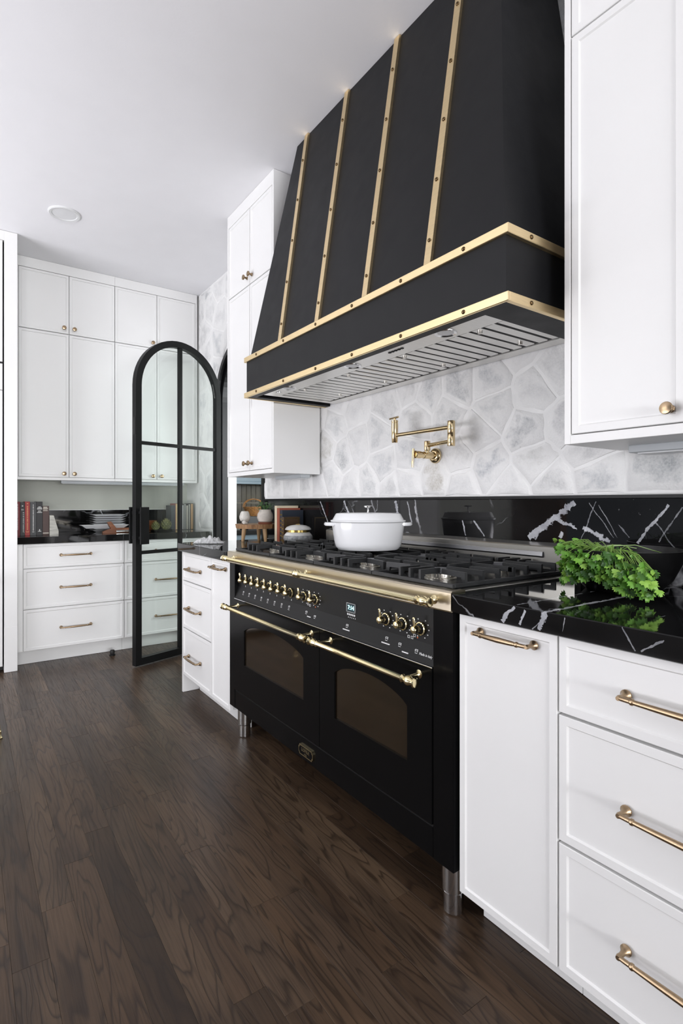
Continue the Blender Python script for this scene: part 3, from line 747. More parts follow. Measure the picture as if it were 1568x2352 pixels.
rail(d1, -2.446, -1.668, 1.018, .6605, .0088, (-2.408, -1.735), YF-.001)
rail(d2, -1.652, -1.088, 1.018, .6605, .0088, (-1.605, -1.145), YF-.001)
# collar in the middle of the top rail
part('rail_collar', lathe(nb(), [(.0085, -.022), (.013, -.016), (.0145, -.008), (.010, 0), (.0145, .008), (.013, .016), (.0085, .022)], Matrix.Translation((-1.762, 1.032, .889)) @ Matrix.Rotation(PI/2, 4, 'Y'), 18, caps=False), brass, rg)
# maker's plate
bx, bz = -1.778, .1905
def plate(g, y0, y1):
    w_, h_, c = .046-g, .0195-g, .011
    P = [(-w_, h_), (w_, h_), (w_+.0, h_-.004), (w_+c*.6, h_-.010), (w_+c*.6, -h_+.010), (w_, -h_+.004), (w_, -h_), (-w_, -h_), (-w_, -h_+.004), (-w_-c*.6, -h_+.010), (-w_-c*.6, h_-.010), (-w_, h_-.004)]
    return prism(nb(), [(bx+x, bz+z) for x, z in P], 'y', y0, y1)
bd = part('badge', plate(0, YF-.005, YF+.004), brass, rg, smooth=False, label='gold framed name plate')
part('badge_field', plate(.0042, YF-.0056, YF), rangeblack, bd, smooth=False)
me = text_mesh('LOFRA', .019); me.materials.append(brass); inst('lettering', me, bd, Matrix.Translation((bx, YF-.0062, bz+.004)) @ FACE_Y)
me = text_mesh('1956', .010); me.materials.append(brass); inst('lettering', me, bd, Matrix.Translation((bx, YF-.0062, bz-.011)) @ FACE_Y)
# worktop, backguard
bm = nb(); prism(bm, [(1.075, .862), (1.073, .866), (1.073, .914), (1.078, .919), (1.13, .919), (1.13, .862)], 'x', RX0, RX1+.002)
ct = part('front_fascia', bm, fasciasteel, rg, smooth=False)
part('hob_top', B(RX0, RX1, 1.13, 1.69, .866, .9165, bev=.001), steel, rg, smooth=False)
part('hob_well', B(RX0+.02, RX1-.02, 1.115, 1.655, .9165, .9195), colm('hob_dark_enamel', (.012, .012, .012), .25), rg, smooth=False)
bm = nb(); prism(bm, [(1.662, .917), (1.660, 1.004), (1.664, 1.008), (1.694, 1.018), (1.697, 1.018), (1.697, .917)], 'x', RX0+.004, RX1+.002)
bg_ = part('backguard', bm, steel, rg, smooth=False)
bm = nb()
x0, x1 = RX0+.09, RX1-.115
prism(bm, [(1.661, .988), (1.655, .986), (1.653, .972), (1.655, .968), (1.661, .966)], 'x', x0, x1)
part('vent_louvre', bm, colm('dark_vent_steel', (.22, .22, .23), .3, metal=1), bg_, smooth=False)
# burners and cast iron grates
sec = [(RX0+.022+i*.364, RX0+.022+(i+1)*.364-.003) for i in range(4)]
def burner(x, y, r):
    b = part('burner', lathe(nb(), [(r*1.08, .9195), (r*1.08, .922), (r*.96, .924), (r*.96, .936), (r*.92, .938)], Matrix.Translation((x, y, 0)), 32), aluminium, rg)
    bm = nb()
    n = 28
    for i in range(n):
        a = 2*PI*i/n; m = Matrix.Translation((x, y, 0)) @ Matrix.Rotation(a, 4, 'Z')
        vs = [bm.verts.new(m @ Vector(p)) for p in ((r*.9, -r*.06, .928), (r*1.03, -r*.06, .928), (r*1.03, r*.06, .928), (r*.9, r*.06, .928), (r*.9, -r*.06, .938), (r*1.03, -r*.06, .938), (r*1.03, r*.06, .938), (r*.9, r*.06, .938))]
        for f in ((4, 5, 6, 7), (1, 2, 6, 5), (0, 1, 5, 4), (2, 3, 7, 6)): bm.faces.new([vs[q] for q in f])
    part('flame_ring', bm, aluminium, b, smooth=False)
    part('cap', lathe(nb(), [(r*1.0, .9385), (r*1.06, .940), (r*1.06, .945), (r*.9, .949), (0, .950)], Matrix.Translation((x, y, 0)), 32), burnercap, b)
for i, (a, b) in enumerate(sec):
    cx = (a+b)/2
    for y, r in ((1.245, (.036, .048, .036, .048)[i]), (1.53, (.048, .036, .048, .036)[i])): burner(cx, y, r)
    bm = nb()
    gy0, gy1 = 1.108, 1.652; zb, zt, zh = .9205, .932, .960
    wbar = .011
    box(bm, a, b, gy0, gy0+wbar, zb, zt, bev=.001); box(bm, a, b, gy1-wbar, gy1, zb, zt, bev=.001)
    box(bm, a, a+wbar, gy0+wbar, gy1-wbar, zb, zt, bev=.001); box(bm, b-wbar, b, gy0+wbar, gy1-wbar, zb, zt, bev=.001)
    g = part('grate', bm, castiron, rg, smooth=False)
    def fing(p0, p1, zlow=.944):
        bm = nb(); d = Vector((p1[0]-p0[0], p1[1]-p0[1], 0)); L = d.length; d.normalize(); s = Vector((-d.y, d.x, 0))*.0045
        prof = [(0, .931), (0, zh), (L-.002, zh), (L, zh-.003), (L, zlow), (.016, zlow), (.013, .931)]
        A = [bm.verts.new(Vector((p0[0], p0[1], z)) + d*u - s) for u, z in prof]; Bv = [bm.verts.new(Vector((p0[0], p0[1], z)) + d*u + s) for u, z in prof]
        bm.faces.new(A); bm.faces.new(Bv)
        for q in range(len(A)): bm.faces.new((A[q], A[(q+1) % len(A)], Bv[(q+1) % len(A)], Bv[q]))
        part('finger', bm, castiron, g, smooth=False)
    ym = 1.3875
    box_ = B(a+wbar, b-wbar, ym-.0045, ym+.0045, .944, zh, bev=.001); part('cross_bar', box_, castiron, g, smooth=False)
    for sgn, xe in ((1, a+.006), (-1, b-.006)):
        fing((xe, ym-.0), (xe+sgn*.02, ym))
        for yc in (1.245, 1.53):
            fing((xe, yc), (cx-sgn*.030, yc))
            for o_ in (-.075, .075): fing((xe, yc+o_), (xe+sgn*.105, yc+o_*.82))
    for x in (cx-.045, cx+.045):
        fing((x, gy0+.004), (x, 1.195)); fing((x, gy1-.004), (x, 1.58))
    fing((cx, gy0+.004), (cx, 1.215)); fing((cx, gy1-.004), (cx, 1.56))
    fing((cx, ym), (cx, 1.28)); fing((cx, ym), (cx, 1.50))

# ------------------------------------------------------------------ hood
HX0, HX1, HY, HZ = -2.588, -.940, 1.212, 1.709
hd = thing('range_hood', ((HX0+HX1)/2, 1.45, HZ), 'large tapered matte black range hood with brass straps and rivets', 'hood')
ZB = 1.921; TX0, TX1, TY = -2.409, -1.119, 1.415
bm = nb()
box(bm, HX0, HX1, HY, 1.712, 1.735, 1.90)
part('lower_box', bm, hoodblack, hd, smooth=False)
bm = nb(); lip = .018
for a in ((HX0, HX1, HY, HY+.04), (HX0, HX0+.04, HY+.04, 1.712), (HX1-.105, HX1, HY+.04, 1.712)):
    box(bm, a[0], a[1], a[2], a[3], 1.7115, 1.736)
part('bottom_frame', bm, hoodblack, hd, smooth=False)
bm = nb()
V = [bm.verts.new(p) for p in ((HX0+.012, HY+.010, 1.898), (HX1-.012, HY+.010, 1.898), (HX1-.012, 1.712, 1.898), (HX0+.012, 1.712, 1.898), (TX0, TY, ZC-.001), (TX1, TY, ZC-.001), (TX1, 1.712, ZC-.001), (TX0, 1.712, ZC-.001))]
for f in ((0, 1, 5, 4), (1, 2, 6, 5), (2, 3, 7, 6), (3, 0, 4, 7), (0, 3, 2, 1), (4, 5, 6, 7)): bm.faces.new([V[i] for i in f])
part('tapered_canopy', bm, hoodblack, hd, smooth=False)
def slope(z): return HY+.010+(TY-HY-.010)*(z-1.898)/(ZC-1.898)
def rivet_mesh():
    bm = lathe(nb(), [(.0062, 0), (.0066, .0012), (.0055, .0032), (.0028, .0046), (0, .005)], seg=14)
    me = mesh_of('rivet', bm); me.materials.append(rivetm); return me
rm = rivet_mesh()
bands = []
for z0, z1 in ((1.709, 1.7355), (1.895, 1.9215)):
    bm = nb()
    e = .014
    box(bm, HX0-e, HX1+e, HY-e+.005, HY+.001, z0, z1, bev=.0015); 
    part('brass_band', bm, satinbrass, hd, smooth=False)
    for xs in (HX0-e, HX1-.001):
        part('brass_band', B(xs, xs+e+.001, HY-.0005, 1.712, z0, z1, bev=.0015), satinbrass, hd, smooth=False)
    zz = (z0+z1)/2
    for x in (-2.458, -2.178, -1.90, -1.642, -1.363, -1.085):
        inst('rivet', rm, hd, frame_to((x, HY-e+.0055, zz), (0, -1, 0)))
    for y in (1.306, 1.50):
        inst('rivet', rm, hd, frame_to((HX1+e-.0005, y, zz), (1, 0, 0))); inst('rivet', rm, hd, frame_to((HX0-e+.0005, y, zz), (-1, 0, 0)))
sl = (TY-HY-.010)/(ZC-1.898)
for xb, xt in ((-2.240, -2.302), (-1.915, -1.956), (-1.583, -1.613), (-1.252, -1.272)):
    bm = nb(); hw = .0150
    zb_, zt_ = 1.9205, ZC-.002
    A = []
    for z, x in ((zb_, xb), (zt_, xt)):
        y = slope(z); A.append([bm.verts.new(p) for p in ((x-hw, y+.001, z), (x+hw, y+.001, z), (x+hw, y-.011, z), (x-hw, y-.011, z))])
    for i in range(4): bm.faces.new((A[0][i], A[0][(i+1) % 4], A[1][(i+1) % 4], A[1][i]))
    bm.faces.new(A[0]); bm.faces.new(A[1])
    st = part('brass_strap', bm, satinbrass, hd, smooth=False)
    for z in (2.009, 2.221, 2.436, 2.651, 2.866):
        x = xb+(xt-xb)*(z-zb_)/(zt_-zb_)
        inst('rivet', rm, st, frame_to((x, slope(z)-.0112, z), (0, -1, -sl)))
# underside: steel liner, lamps and baffle filters
fz = 1.716
bm = nb()
box(bm, -2.492, -1.033, 1.246, 1.345, fz, fz+.006); box(bm, -2.492, -1.033, 1.650, 1.708, fz, fz+.006); box(bm, -2.492, -2.452, 1.345, 1.650, fz, fz+.006)
ln = part('filter_liner', bm, filtersteel, hd, smooth=False)
part('filter_backing', B(-2.455, -1.033, 1.343, 1.652, fz+.0047, fz+.008), darkgap, hd, smooth=False)
nsl = 27; wsl = (2.450-1.038)/nsl
for i in range(nsl):
    x = -2.450+i*wsl
    wide = .020 if i in (6, 13, 20) else 0
    bm = nb()
    x0, x1 = x+.0075, x+wsl-.0075
    poly = [(x0, fz+.0045), (x0+.003, fz+.002), (x1-.003, fz+.002), (x1, fz+.0045)]
    prism(bm, poly, 'y', 1.352, 1.640)
    s_ = part('baffle_slat', bm, filtersteel, hd, smooth=False)
    if i % 7 == 3:
        for y in (1.375, 1.585): part('filter_latch', lathe(nb(), [(0, 0), (.008, .001), (.008, .010), (.004, .014)], Matrix.Translation((x+wsl/2, y, fz-.006)), 12), steel, s_)
for x in (-1.238, -1.754, -2.274):
    l_ = part('hood_lamp', lathe(nb(), [(.026, -.001), (.036, -.004), (.038, -.001), (.038, .003)], Matrix.Translation((x, 1.288, fz)), 28, caps=False), chrome, ln)
    part('lens', lathe(nb(), [(0, -.0012), (.027, -.0012)], Matrix.Translation((x, 1.288, fz)), 28, caps=False), lightlens, l_)
part('switch', lathe(nb(), [(0, -.004), (.013, -.004), (.014, .002)], Matrix.Translation((-2.385, 1.292, fz)), 18), chrome, ln)
for i in range(5): part('push_button', B(-1.525+i*.017, -1.514+i*.017, 1.283, 1.293, fz-.003, fz+.001, bev=.001), panelblack, ln, smooth=False)

# ------------------------------------------------------------------ pot filler tap
pf = thing('pot_filler', (-1.70, 1.712, 1.37), 'folding antique brass pot filler tap on the stone wall', 'tap')
yv = 1.60                                              # plane in which the arms swing
part('wall_flange', lathe(nb(), [(.034, 0), (.034, .006), (.030, .012), (.022, .016), (.018, .017)], frame_to((-1.708, 1.714, 1.368), (0, -1, 0)), 32), faucetbrass, pf)
part('valve_body', lathe(nb(), [(.016, 0), (.016, .060), (.0145, .062), (.0145, .080), (.0165, .082), (.0165, .110), (.014, .113), (0, .114)], frame_to((-1.708, 1.700, 1.368), (0, -1, 0)), 24), faucetbrass, pf)
part('valve_handle', tube(nb(), [(-1.708, 1.580, 1.392), (-1.709, 1.579, 1.36), (-1.711, 1.578, 1.312)], [.0055, .0055, .0055], 12), faucetbrass, pf)
part('swivel', lathe(nb(), [(.010, 1.375), (.010, 1.385), (.0135, 1.388), (.0135, 1.424), (.012, 1.427), (0, 1.427)], Matrix.Translation((-1.690, 1.645, 0)), 20), faucetbrass, pf)
ex, ey = -1.512, 1.605
part('lower_arm', tube(nb(), [(-1.690, 1.645, 1.408), (ex, ey, 1.408)], .0085, 14), faucetbrass, pf)
part('elbow', lathe(nb(), [(0, 1.388), (.0145, 1.388), (.0155, 1.390), (.0155, 1.437), (.0145, 1.4385), (.0155, 1.440), (.0155, 1.488), (.0145, 1.490), (0, 1.490)], Matrix.Translation((ex, ey, 0)), 22), faucetbrass, pf)
sx_, sy_ = -1.853, 1.60
part('upper_arm', tube(nb(), [(ex, ey, 1.465), (sx_, sy_, 1.465)], .0085, 14), faucetbrass, pf)
sp = part('spout', lathe(nb(), [(0, 1.432), (.012, 1.432), (.0135, 1.434), (.0155, 1.50), (.0155, 1.520), (.014, 1.521), (.014, 1.524), (.0155, 1.525), (.0155, 1.533), (.010, 1.535), (0, 1.535)], Matrix.Translation((sx_, sy_, 0)), 22), faucetbrass, pf)
bm = nb(); tube(bm, [(sx_, sy_, 1.530), (sx_, sy_, 1.545)], .005, 12); tube(bm, [(sx_+.030, sy_-.006, 1.545), (sx_-.038, sy_+.004, 1.545)], .0045, 12)
part('spout_lever', bm, faucetbrass, sp)
# ------------------------------------------------------------------ dutch oven on the hob
FV = Vector((-math.cos(YAW), math.sin(YAW), 0)); RV = Vector((math.sin(YAW), math.cos(YAW), 0))
pc = Vector((-1.782, 1.391, .9605))
dv = thing('dutch_oven', pc, 'white enamelled oval casserole pot with lid on the hob', 'pot')
PM = Matrix.Translation(pc) @ Matrix(((RV.x, -RV.y, 0, 0), (RV.y, RV.x, 0, 0), (0, 0, 1, 0), (0, 0, 0, 1))) @ Matrix.Diagonal((1, .82, 1, 1))
part('pot_body', lathe(nb(), [(0, 0), (.108, 0), (.126, .004), (.137, .016), (.142, .035), (.152, .100), (.1535, .117), (.150, .118), (.147, .112), (.138, .03), (0, .01)], PM, 64, caps=False), enamel, dv)
part('rim_line', lathe(nb(), [(.1535, .1165), (.155, .117), (.155, .1195), (.150, .1195)], PM, 64, caps=False), greyenamel, dv)
lid = part('lid', lathe(nb(), [(.150, .119), (.1575, .1195), (.159, .123), (.157, .126), (.150, .128), (.138, .150), (.134, .154), (.120, .156), (0, .158)], PM, 64, caps=False), enamel, dv)
kb = lathe(nb(), [(.006, .156), (.004, .160), (.0035, .174), (.006, .178), (.018, .180), (.0185, .184), (.015, .186), (0, .187)], PM @ Matrix.Diagonal((1, 1.2, 1, 1)), 20, caps=False)
part('lid_knob', kb, chrome, lid)
for s in (-1, 1):
    bm = nb(); n = 14
    for z, k in ((.104, 0), (.117, 1)): pass
    pts = [(s*(.140+.046*math.sin(PI*i/n)), .062*math.cos(PI*i/n)) for i in range(n+1)]
    A = [bm.verts.new(PM @ Vector((x, y, .103))) for x, y in pts]; Bv = [bm.verts.new(PM @ Vector((x, y, .1165))) for x, y in pts]
    bm.faces.new(A); bm.faces.new(Bv)
    for i in range(n+1): bm.faces.new((A[i], A[(i+1) % (n+1)], Bv[(i+1) % (n+1)], Bv[i]))
    bmesh.ops.recalc_face_normals(bm, faces=bm.faces)
    bmesh.ops.bevel(bm, geom=[e for e in bm.edges if abs(e.verts[0].co.z-e.verts[1].co.z) < 1e-5], offset=.003, segments=2, affect='EDGES')
    part('loop_handle', bm, enamel, dv)

# ------------------------------------------------------------------ black bowl and herbs
bc = Vector((-.78, 1.515, .9145))
bm = lathe(nb(), [(0, 0), (.085, 0), (.095, .003), (.125, .035), (.148, .085), (.155, .113), (.156, .117), (.152, .118), (.145, .09), (.118, .04), (.08, .012), (0, .010)], Matrix.Translation(bc), 56, caps=False)
solo('serving_bowl', bm, bowlblack, bc, 'wide black bowl behind the bunch of green herbs', 'bowl')
hb = thing('herb_bunch', (-.80, 1.38, .916), 'fresh bunch of green cilantro draped over the black bowl', 'herbs')
def leaf_mesh(k):
    r_ = random.Random(k); bm = nb()
    out = []
    lob = [(-80, .55), (-64, .80), (-50, .66), (-38, .92), (-22, .72), (-10, 1.0), (0, .93), (10, 1.0), (22, .72), (38, .92), (50, .66), (64, .80), (80, .55)]
    for a, q in lob:
        q *= r_.uniform(.9, 1.08); a = math.radians(a)
        out.append((q*math.sin(a), -q*math.cos(a), -.16*q*q+r_.uniform(-.06, .06)))
    c0 = bm.verts.new((0, 0, 0)); c1 = bm.verts.new((0, -.45, .06))
    V = [bm.verts.new(p) for p in out]
    for i in range(len(V)-1): bm.faces.new((c1, V[i], V[i+1]))
    bm.faces.new((c0, V[0], c1)); bm.faces.new((c0, c1, V[-1]))
    me = mesh_of('leaf', bm, True, 60); me.materials.append(herbm); return me
LMS = [leaf_mesh(i) for i in range(4)]
rh = random.Random(5)
A0, A1 = Vector((-.925, 1.425, 0)), Vector((-.645, 1.360, 0))
stems = nb()
for i in range(300):
    s = rh.random(); p = A0.lerp(A1, s)
    zlo = .936 + .026*math.exp(-((s-.43)/.15)**2); zhi = 1.050 - .022*s*s - (.02 if s < .05 else 0)
    h = rh.random(); z = zlo+(zhi-zlo)*h
    bulge = .055*math.sin(PI*min(1, h*.95+.05))+.018
    dep = bulge*rh.uniform(.35, 1.0) if h < .8 else rh.uniform(-.08, bulge)
    p = p - FV*dep + RV*rh.uniform(-.012, .012)
    if h > .8: z += .012*rh.random()
    z = max(z, .939)
    k = z-bc.z; Rb = .095+(.155-.095)*min(1, k/.113)**.75 + .006      # stay outside the bowl's wall, lie on its rim above it
    d2 = Vector((p.x-bc.x, p.y-bc.y, 0))
    if z < 1.036 and d2.length < Rb: p = bc + d2.normalized()*(Rb+rh.uniform(0, .022))
    p.z = z
    size = rh.uniform(.012, .021)*(1.25 if rh.random() < .15 else 1)
    nrm = (-FV*rh.uniform(.5, 1) + Vector((0, 0, rh.uniform(.0, .9))) + RV*rh.uniform(-.6, .6)).normalized()
    down = Vector((rh.uniform(-.5, .5), rh.uniform(-.5, .5), -1)); down = (down-nrm*down.dot(nrm)).normalized()
    yv_ = -down; xv = yv_.cross(nrm)
    M = Matrix(((xv.x, yv_.x, nrm.x, p.x), (xv.y, yv_.y, nrm.y, p.y), (xv.z, yv_.z, nrm.z, p.z), (0, 0, 0, 1))) @ Matrix.Diagonal((size, size, size, 1))
    inst('leaf', LMS[i % 4], hb, M)
    if i % 3 == 0:
        q = Vector(p); top = A0.lerp(A1, .3+.5*s) - FV*.02; top.z = 1.040
        tube(stems, [q, q.lerp(top, .5)+Vector((0, 0, .012)), top], .0011, 5)
e0 = A0.lerp(A1, .6)+FV*.02; e0.z = 1.042
for dx, dz in ((.055, -.005), (.10, -.02), (.03, .004)):
    tube(stems, [e0, e0+RV*(dx*.9)+Vector((0, 0, .004)), e0+RV*(dx*1.7)+Vector((0, 0, dz))], .0013, 5)
so = part('stems', stems, stemm, hb); so['kind'] = 'stuff'

# ------------------------------------------------------------------ books helper
def book(name, x0, x1, y0, y1, z0, h, cover, pages, spine, label, group, letter=None, ct_=.0028):
    """upright book in an axis-aligned slot; spine is the side ('-y','+x','-x' or '+y') where the spine lies, thickness runs along the other axis"""
    t = thing(name, ((x0+x1)/2, (y0+y1)/2, z0), label, 'book', group=group)
    bm = nb(); c = ct_
    if spine in ('-y', '+y'):
        box(bm, x0, x0+c, y0, y1, z0, z0+h, bev=.0006); box(bm, x1-c, x1, y0, y1, z0, z0+h, bev=.0006)
        if spine == '-y': box(bm, x0+c*.5, x1-c*.5, y0, y0+c, z0, z0+h, bev=.0006); pg = (x0+c, x1-c, y0+c, y1-.004)
        else: box(bm, x0+c*.5, x1-c*.5, y1-c, y1, z0, z0+h, bev=.0006); pg = (x0+c, x1-c, y0+.004, y1-c)
    else:
        box(bm, x0, x1, y0, y0+c, z0, z0+h, bev=.0006); box(bm, x0, x1, y1-c, y1, z0, z0+h, bev=.0006)
        if spine == '+x': box(bm, x1-c, x1, y0+c*.5, y1-c*.5, z0, z0+h, bev=.0006); pg = (x0+.004, x1-c, y0+c, y1-c)
        else: box(bm, x0, x0+c, y0+c*.5, y1-c*.5, z0, z0+h, bev=.0006); pg = (x0+c, x1-.004, y0+c, y1-c)
    part('cover', bm, cover, t, smooth=False); part('pages', B(*pg, z0+.003, z0+h-.004), pages, t, smooth=False)
    return t
CT = .9165
def strokes(t, x, yc, items, mat):
    bm = nb()
    for dy, z, w_, h_ in items: box(bm, x-.0003, x+.0006, yc+dy-w_/2, yc+dy+w_/2, z-h_/2, z+h_/2)
    sl_ = part('spine_lettering', bm, mat, t, smooth=False); sl_['kind'] = 'stuff'
# --- red / black books on the back counter, spines towards the room
lw = colm('letter_white', (.70, .70, .68), .5); lo = colm('letter_gold', (.75, .36, .14), .5)
rl = random.Random(3)
def column(z0, z1, w_, dy=0):
    out = []; z = z1
    while z > z0:
        h_ = rl.uniform(.005, .010); out.append((dy, z-h_/2, w_*rl.uniform(.8, 1), h_*.8)); z -= h_+(.004 if rl.random() < .2 else .0008)
    return out
XF = -4.55
spec = [('red_book', .303, .3305, 1.166, colm('book_dark_red', (.20, .012, .016)), 'narrow dark red book touching the tall cabinet', lw, lambda: column(.96, 1.15, .004)),
        ('black_book', .3315, .361, 1.163, colm('book_black', (.010, .010, .011)), 'black book with thin white lettering between two red books', lw, lambda: column(.94, 1.09, .004, .005)+column(.94, 1.09, .0016, .011)+[(0, 1.135, .008, .008), (0, 1.110, .016, .002), (0, 1.105, .016, .002)]),
        ('red_book', .362, .3935, 1.167, colm('book_bright_red', (.36, .022, .018)), 'bright red book with gold lettering on its spine', lo, lambda: column(.965, 1.135, .007)+[(0, .948, .022, .0025), (0, .940, .016, .0022), (0, 1.152, .008, .005)]),
        ('grey_book', .3945, .435, 1.164, colm('book_slate', (.055, .058, .060)), 'slate grey book with one white title line', lw, lambda: column(.955, 1.145, .0062)+[(0, .943, .012, .004)]),
        ('black_book', .436, .4755, 1.167, colm('book_black', (.010, .010, .011)), 'thick black book with stacked white title lines', lw, lambda: [(0, 1.128, .016, .004), (0, 1.120, .030, .005), (0, 1.112, .034, .005), (0, 1.100, .018, .003), (0, 1.092, .022, .003), (0, 1.086, .034, .004), (0, .955, .006, .014), (0, .946, .022, .004)]),
        ('brown_book', .4765, .518, 1.134, colm('book_brown', (.080, .040, .032)), 'shorter brown book with a cream foot band', colm('letter_cream', (.72, .68, .58), .5), lambda: [(-.004, 1.125, .026, .006), (-.003, 1.116, .032, .006), (-.004, 1.106, .028, .003), (-.004, 1.099, .032, .003), (0, .932, .040, .006)])]
for nm, y0, y1, zt, m, lbl, lmat, fn in spec:
    t = book(nm, XF-.16, XF, y0, y1, CT, zt-CT, m, paper, '+x', lbl, 'books beside the tall cabinet')
    strokes(t, XF, (y0+y1)/2, fn(), lmat)
bm = prism(nb(), [(.5205, CT), (.580, CT), (.580, CT+.030), (.548, 1.063), (.5205, 1.063)], 'x', XF-.11, XF+.01)
solo('bookend', bm, colm('ribbed_pale_stone', (.60, .59, .53), .5, var=.25, nscale=14, stretch=(1, 1, 9)), (XF-.05, .55, CT), 'pale wedge-shaped bookend beside the shorter brown book', 'bookend', smooth=False)
# --- books behind the glass door, page edges towards the room
XG = -4.75
blk = colm('book_black', (.010, .010, .011))
spec = [('navy_book', 1.497, 1.533, 1.134, colm('book_navy', (.012, .018, .030)), paper, '+x', 'navy book at the plant end of the row behind the glass door'),
        ('red_book', 1.534, 1.562, 1.152, colm('book_dark_red', (.20, .012, .016)), colm('pages_yellow', (.66, .50, .25), .8, var=.08, nscale=60), '-x', 'red covered book showing yellowed page edges next to the navy book'),
        ('black_book', 1.563, 1.590, 1.146, blk, colm('pages_cream', (.70, .66, .54), .8), '-x', 'black book with cream page edges behind the door bar'),
        ('black_book', 1.591, 1.612, 1.140, blk, colm('pages_white', (.80, .80, .79), .8), '-x', 'black book with the whitest page edges in the row behind the glass door'),
        ('black_book', 1.613, 1.630, 1.150, blk, colm('pages_grey', (.60, .60, .57), .8), '-x', 'thin black book with grey page edges'),
        ('black_book', 1.631, 1.651, 1.138, blk, colm('pages_ivory', (.72, .69, .60), .8), '-x', 'black book with ivory page edges, second of the low ones'),
        ('black_book', 1.652, 1.669, 1.148, blk, colm('pages_stone', (.58, .56, .50), .8), '-x', 'black book with stone coloured pages beside the tan-paged book'),
        ('black_book', 1.670, 1.700, 1.153, blk, colm('pages_tan', (.48, .29, .14), .8), '-x', 'black book with tan page edges against the stone wall')]
for nm, y0, y1, zt, m, pgm, sp_, lbl in spec:
    book(nm, XG-.15, XG, y0, y1, CT, zt-CT, m, pgm, sp_, lbl, 'books behind the glass door', ct_=.0035)
# --- plates, tray and stand
def plate_mesh(L, W_, h_):
    bm = nb()
    R = []
    for (a, b, z) in ((L*.36, W_*.34, 0), (L*.38, W_*.36, 0), (L/2, W_/2, h_), (L/2-.003, W_/2-.003, h_), (L*.38-.003, W_*.36-.003, .003), (L*.30, W_*.28, .003)):
        R.append([bm.verts.new(p) for p in ((-b, -a, z), (b, -a, z), (b, a, z), (-b, a, z))])
    bm.faces.new(R[0]); bm.faces.new(R[-1])
    for a, b in zip(R, R[1:]):
        for i in range(4): bm.faces.new((a[i], a[(i+1) % 4], b[(i+1) % 4], b[i]))
    me = mesh_of('plate', bm, False); me.materials.append(enamel); return me
pm_ = plate_mesh(.262, .165, .013)
for i in range(8):
    o = inst('plate', pm_, None, Matrix.Translation((-4.86, .992, CT+.001+i*.0185)) )
    tag(o, ('lowest', 'second from the bottom', 'third from the bottom', 'fourth from the bottom', 'fourth from the top', 'third from the top', 'second from the top', 'topmost')[i] + ' white rectangular plate of the stack on the back counter', 'plate', 'stacked rectangular plates')
ws = thing('tray_stand', (-4.62, 1.02, CT), 'reddish wooden cradle stand holding the long white tray', 'stand')
for y0, s in ((.985, 1), (1.135, -1)):
    P = [(y0-s*.090, CT), (y0-s*.090, CT+.012), (y0-s*.030, CT+.036), (y0-s*.058, CT+.085), (y0-s*.028, CT+.092), (y0+s*.010, CT+.040), (y0+s*.012, CT)]
    part('bracket', prism(nb(), P, 'x', -4.590, -4.555), redwood, ws, smooth=False)
part('cross_bar', B(-4.592, -4.575, .99, 1.13, CT+.006, CT+.020, bev=.001), chrome, ws, smooth=False)
part('rest_board', B(-4.70, -4.59, .985, 1.135, CT, CT+.0365, bev=.002), redwood, ws, smooth=False)
bm = nb(); R = []
for a, b, z in ((.135, .035, 0), (.14, .038, 0), (.178, .062, .026), (.175, .059, .0265), (.138, .034, .004), (.1, .02, .004)):
    R.append([bm.verts.new(Vector((-4.655, .925, CT+.037)) + Vector(p)) for p in ((-b, -a, z), (b, -a, z), (b, a, z), (-b, a, z))])
bm.faces.new(R[0]); bm.faces.new(R[-1])
for a, b in zip(R, R[1:]):
    for i in range(4): bm.faces.new((a[i], a[(i+1) % 4], b[(i+1) % 4], b[i]))
solo('serving_tray', bm, enamel, (-4.655, .925, CT+.037), 'long white sloped-sided tray resting on the wooden cradle', 'tray', smooth=False)
# --- bowl, tray and artichokes
solo('wooden_bowl', lathe(nb(), [(0, 0), (.035, 0), (.038, .004), (.058, .060), (.064, .083), (.060, .084), (.052, .06), (0, .01)], Matrix.Translation((-4.88, 1.345, CT)), 32, caps=False), redwood, (-4.88, 1.345, CT), 'small polished red wood bowl behind the artichokes', 'bowl')
solo('round_tray', lathe(nb(), [(0, 0), (.085, 0), (.105, .008), (.107, .011), (.102, .010), (.084, .004), (0, .004)], Matrix.Translation((-4.66, 1.385, CT)), 40, caps=False), colm('pewter', (.10, .10, .10), .25, metal=1), (-4.66, 1.385, CT), 'dark metal tray under the artichokes', 'tray')
def artichoke(x, y, r, label):
    t = thing('artichoke', (x, y, CT+.004), label, 'vegetable', group='artichokes on the dark tray')
    zc = CT+.005+r
    part('heart', lathe(nb(), [(0, -r), (r*.6, -r*.8), (r*.85, -r*.2), (r*.7, r*.5), (r*.3, r*.95), (0, r)], Matrix.Translation((x, y, zc)), 16, caps=False), colm('artichoke_green', (.07, .085, .025), .6, var=.3), t)
    bm = nb(); ra = random.Random(int(x*1000+y*77))
    for k in range(7):
        el = -60+k*22
        for j in range(9):
            a = 2*PI*(j+.5*(k % 2))/9; e_ = math.radians(el)
            d = Vector((math.cos(a)*math.cos(e_), math.sin(a)*math.cos(e_), math.sin(e_))); c = Vector((x, y, zc))+d*r*.85
            tip = c+d*r*.28+Vector((0, 0, r*.42)); s = d.cross(Vector((0, 0, 1))).normalized()*r*.26
            v = [bm.verts.new(p) for p in (c-s, c+s, tip, c+d*r*.2)]
            bm.faces.new((v[0], v[3], v[2])); bm.faces.new((v[3], v[1], v[2]))
    b_ = part('bracts', bm, colm('artichoke_leaf', (.17, .17, .06), .55, var=.4, nscale=40), t, smooth=False); b_['kind'] = 'stuff'
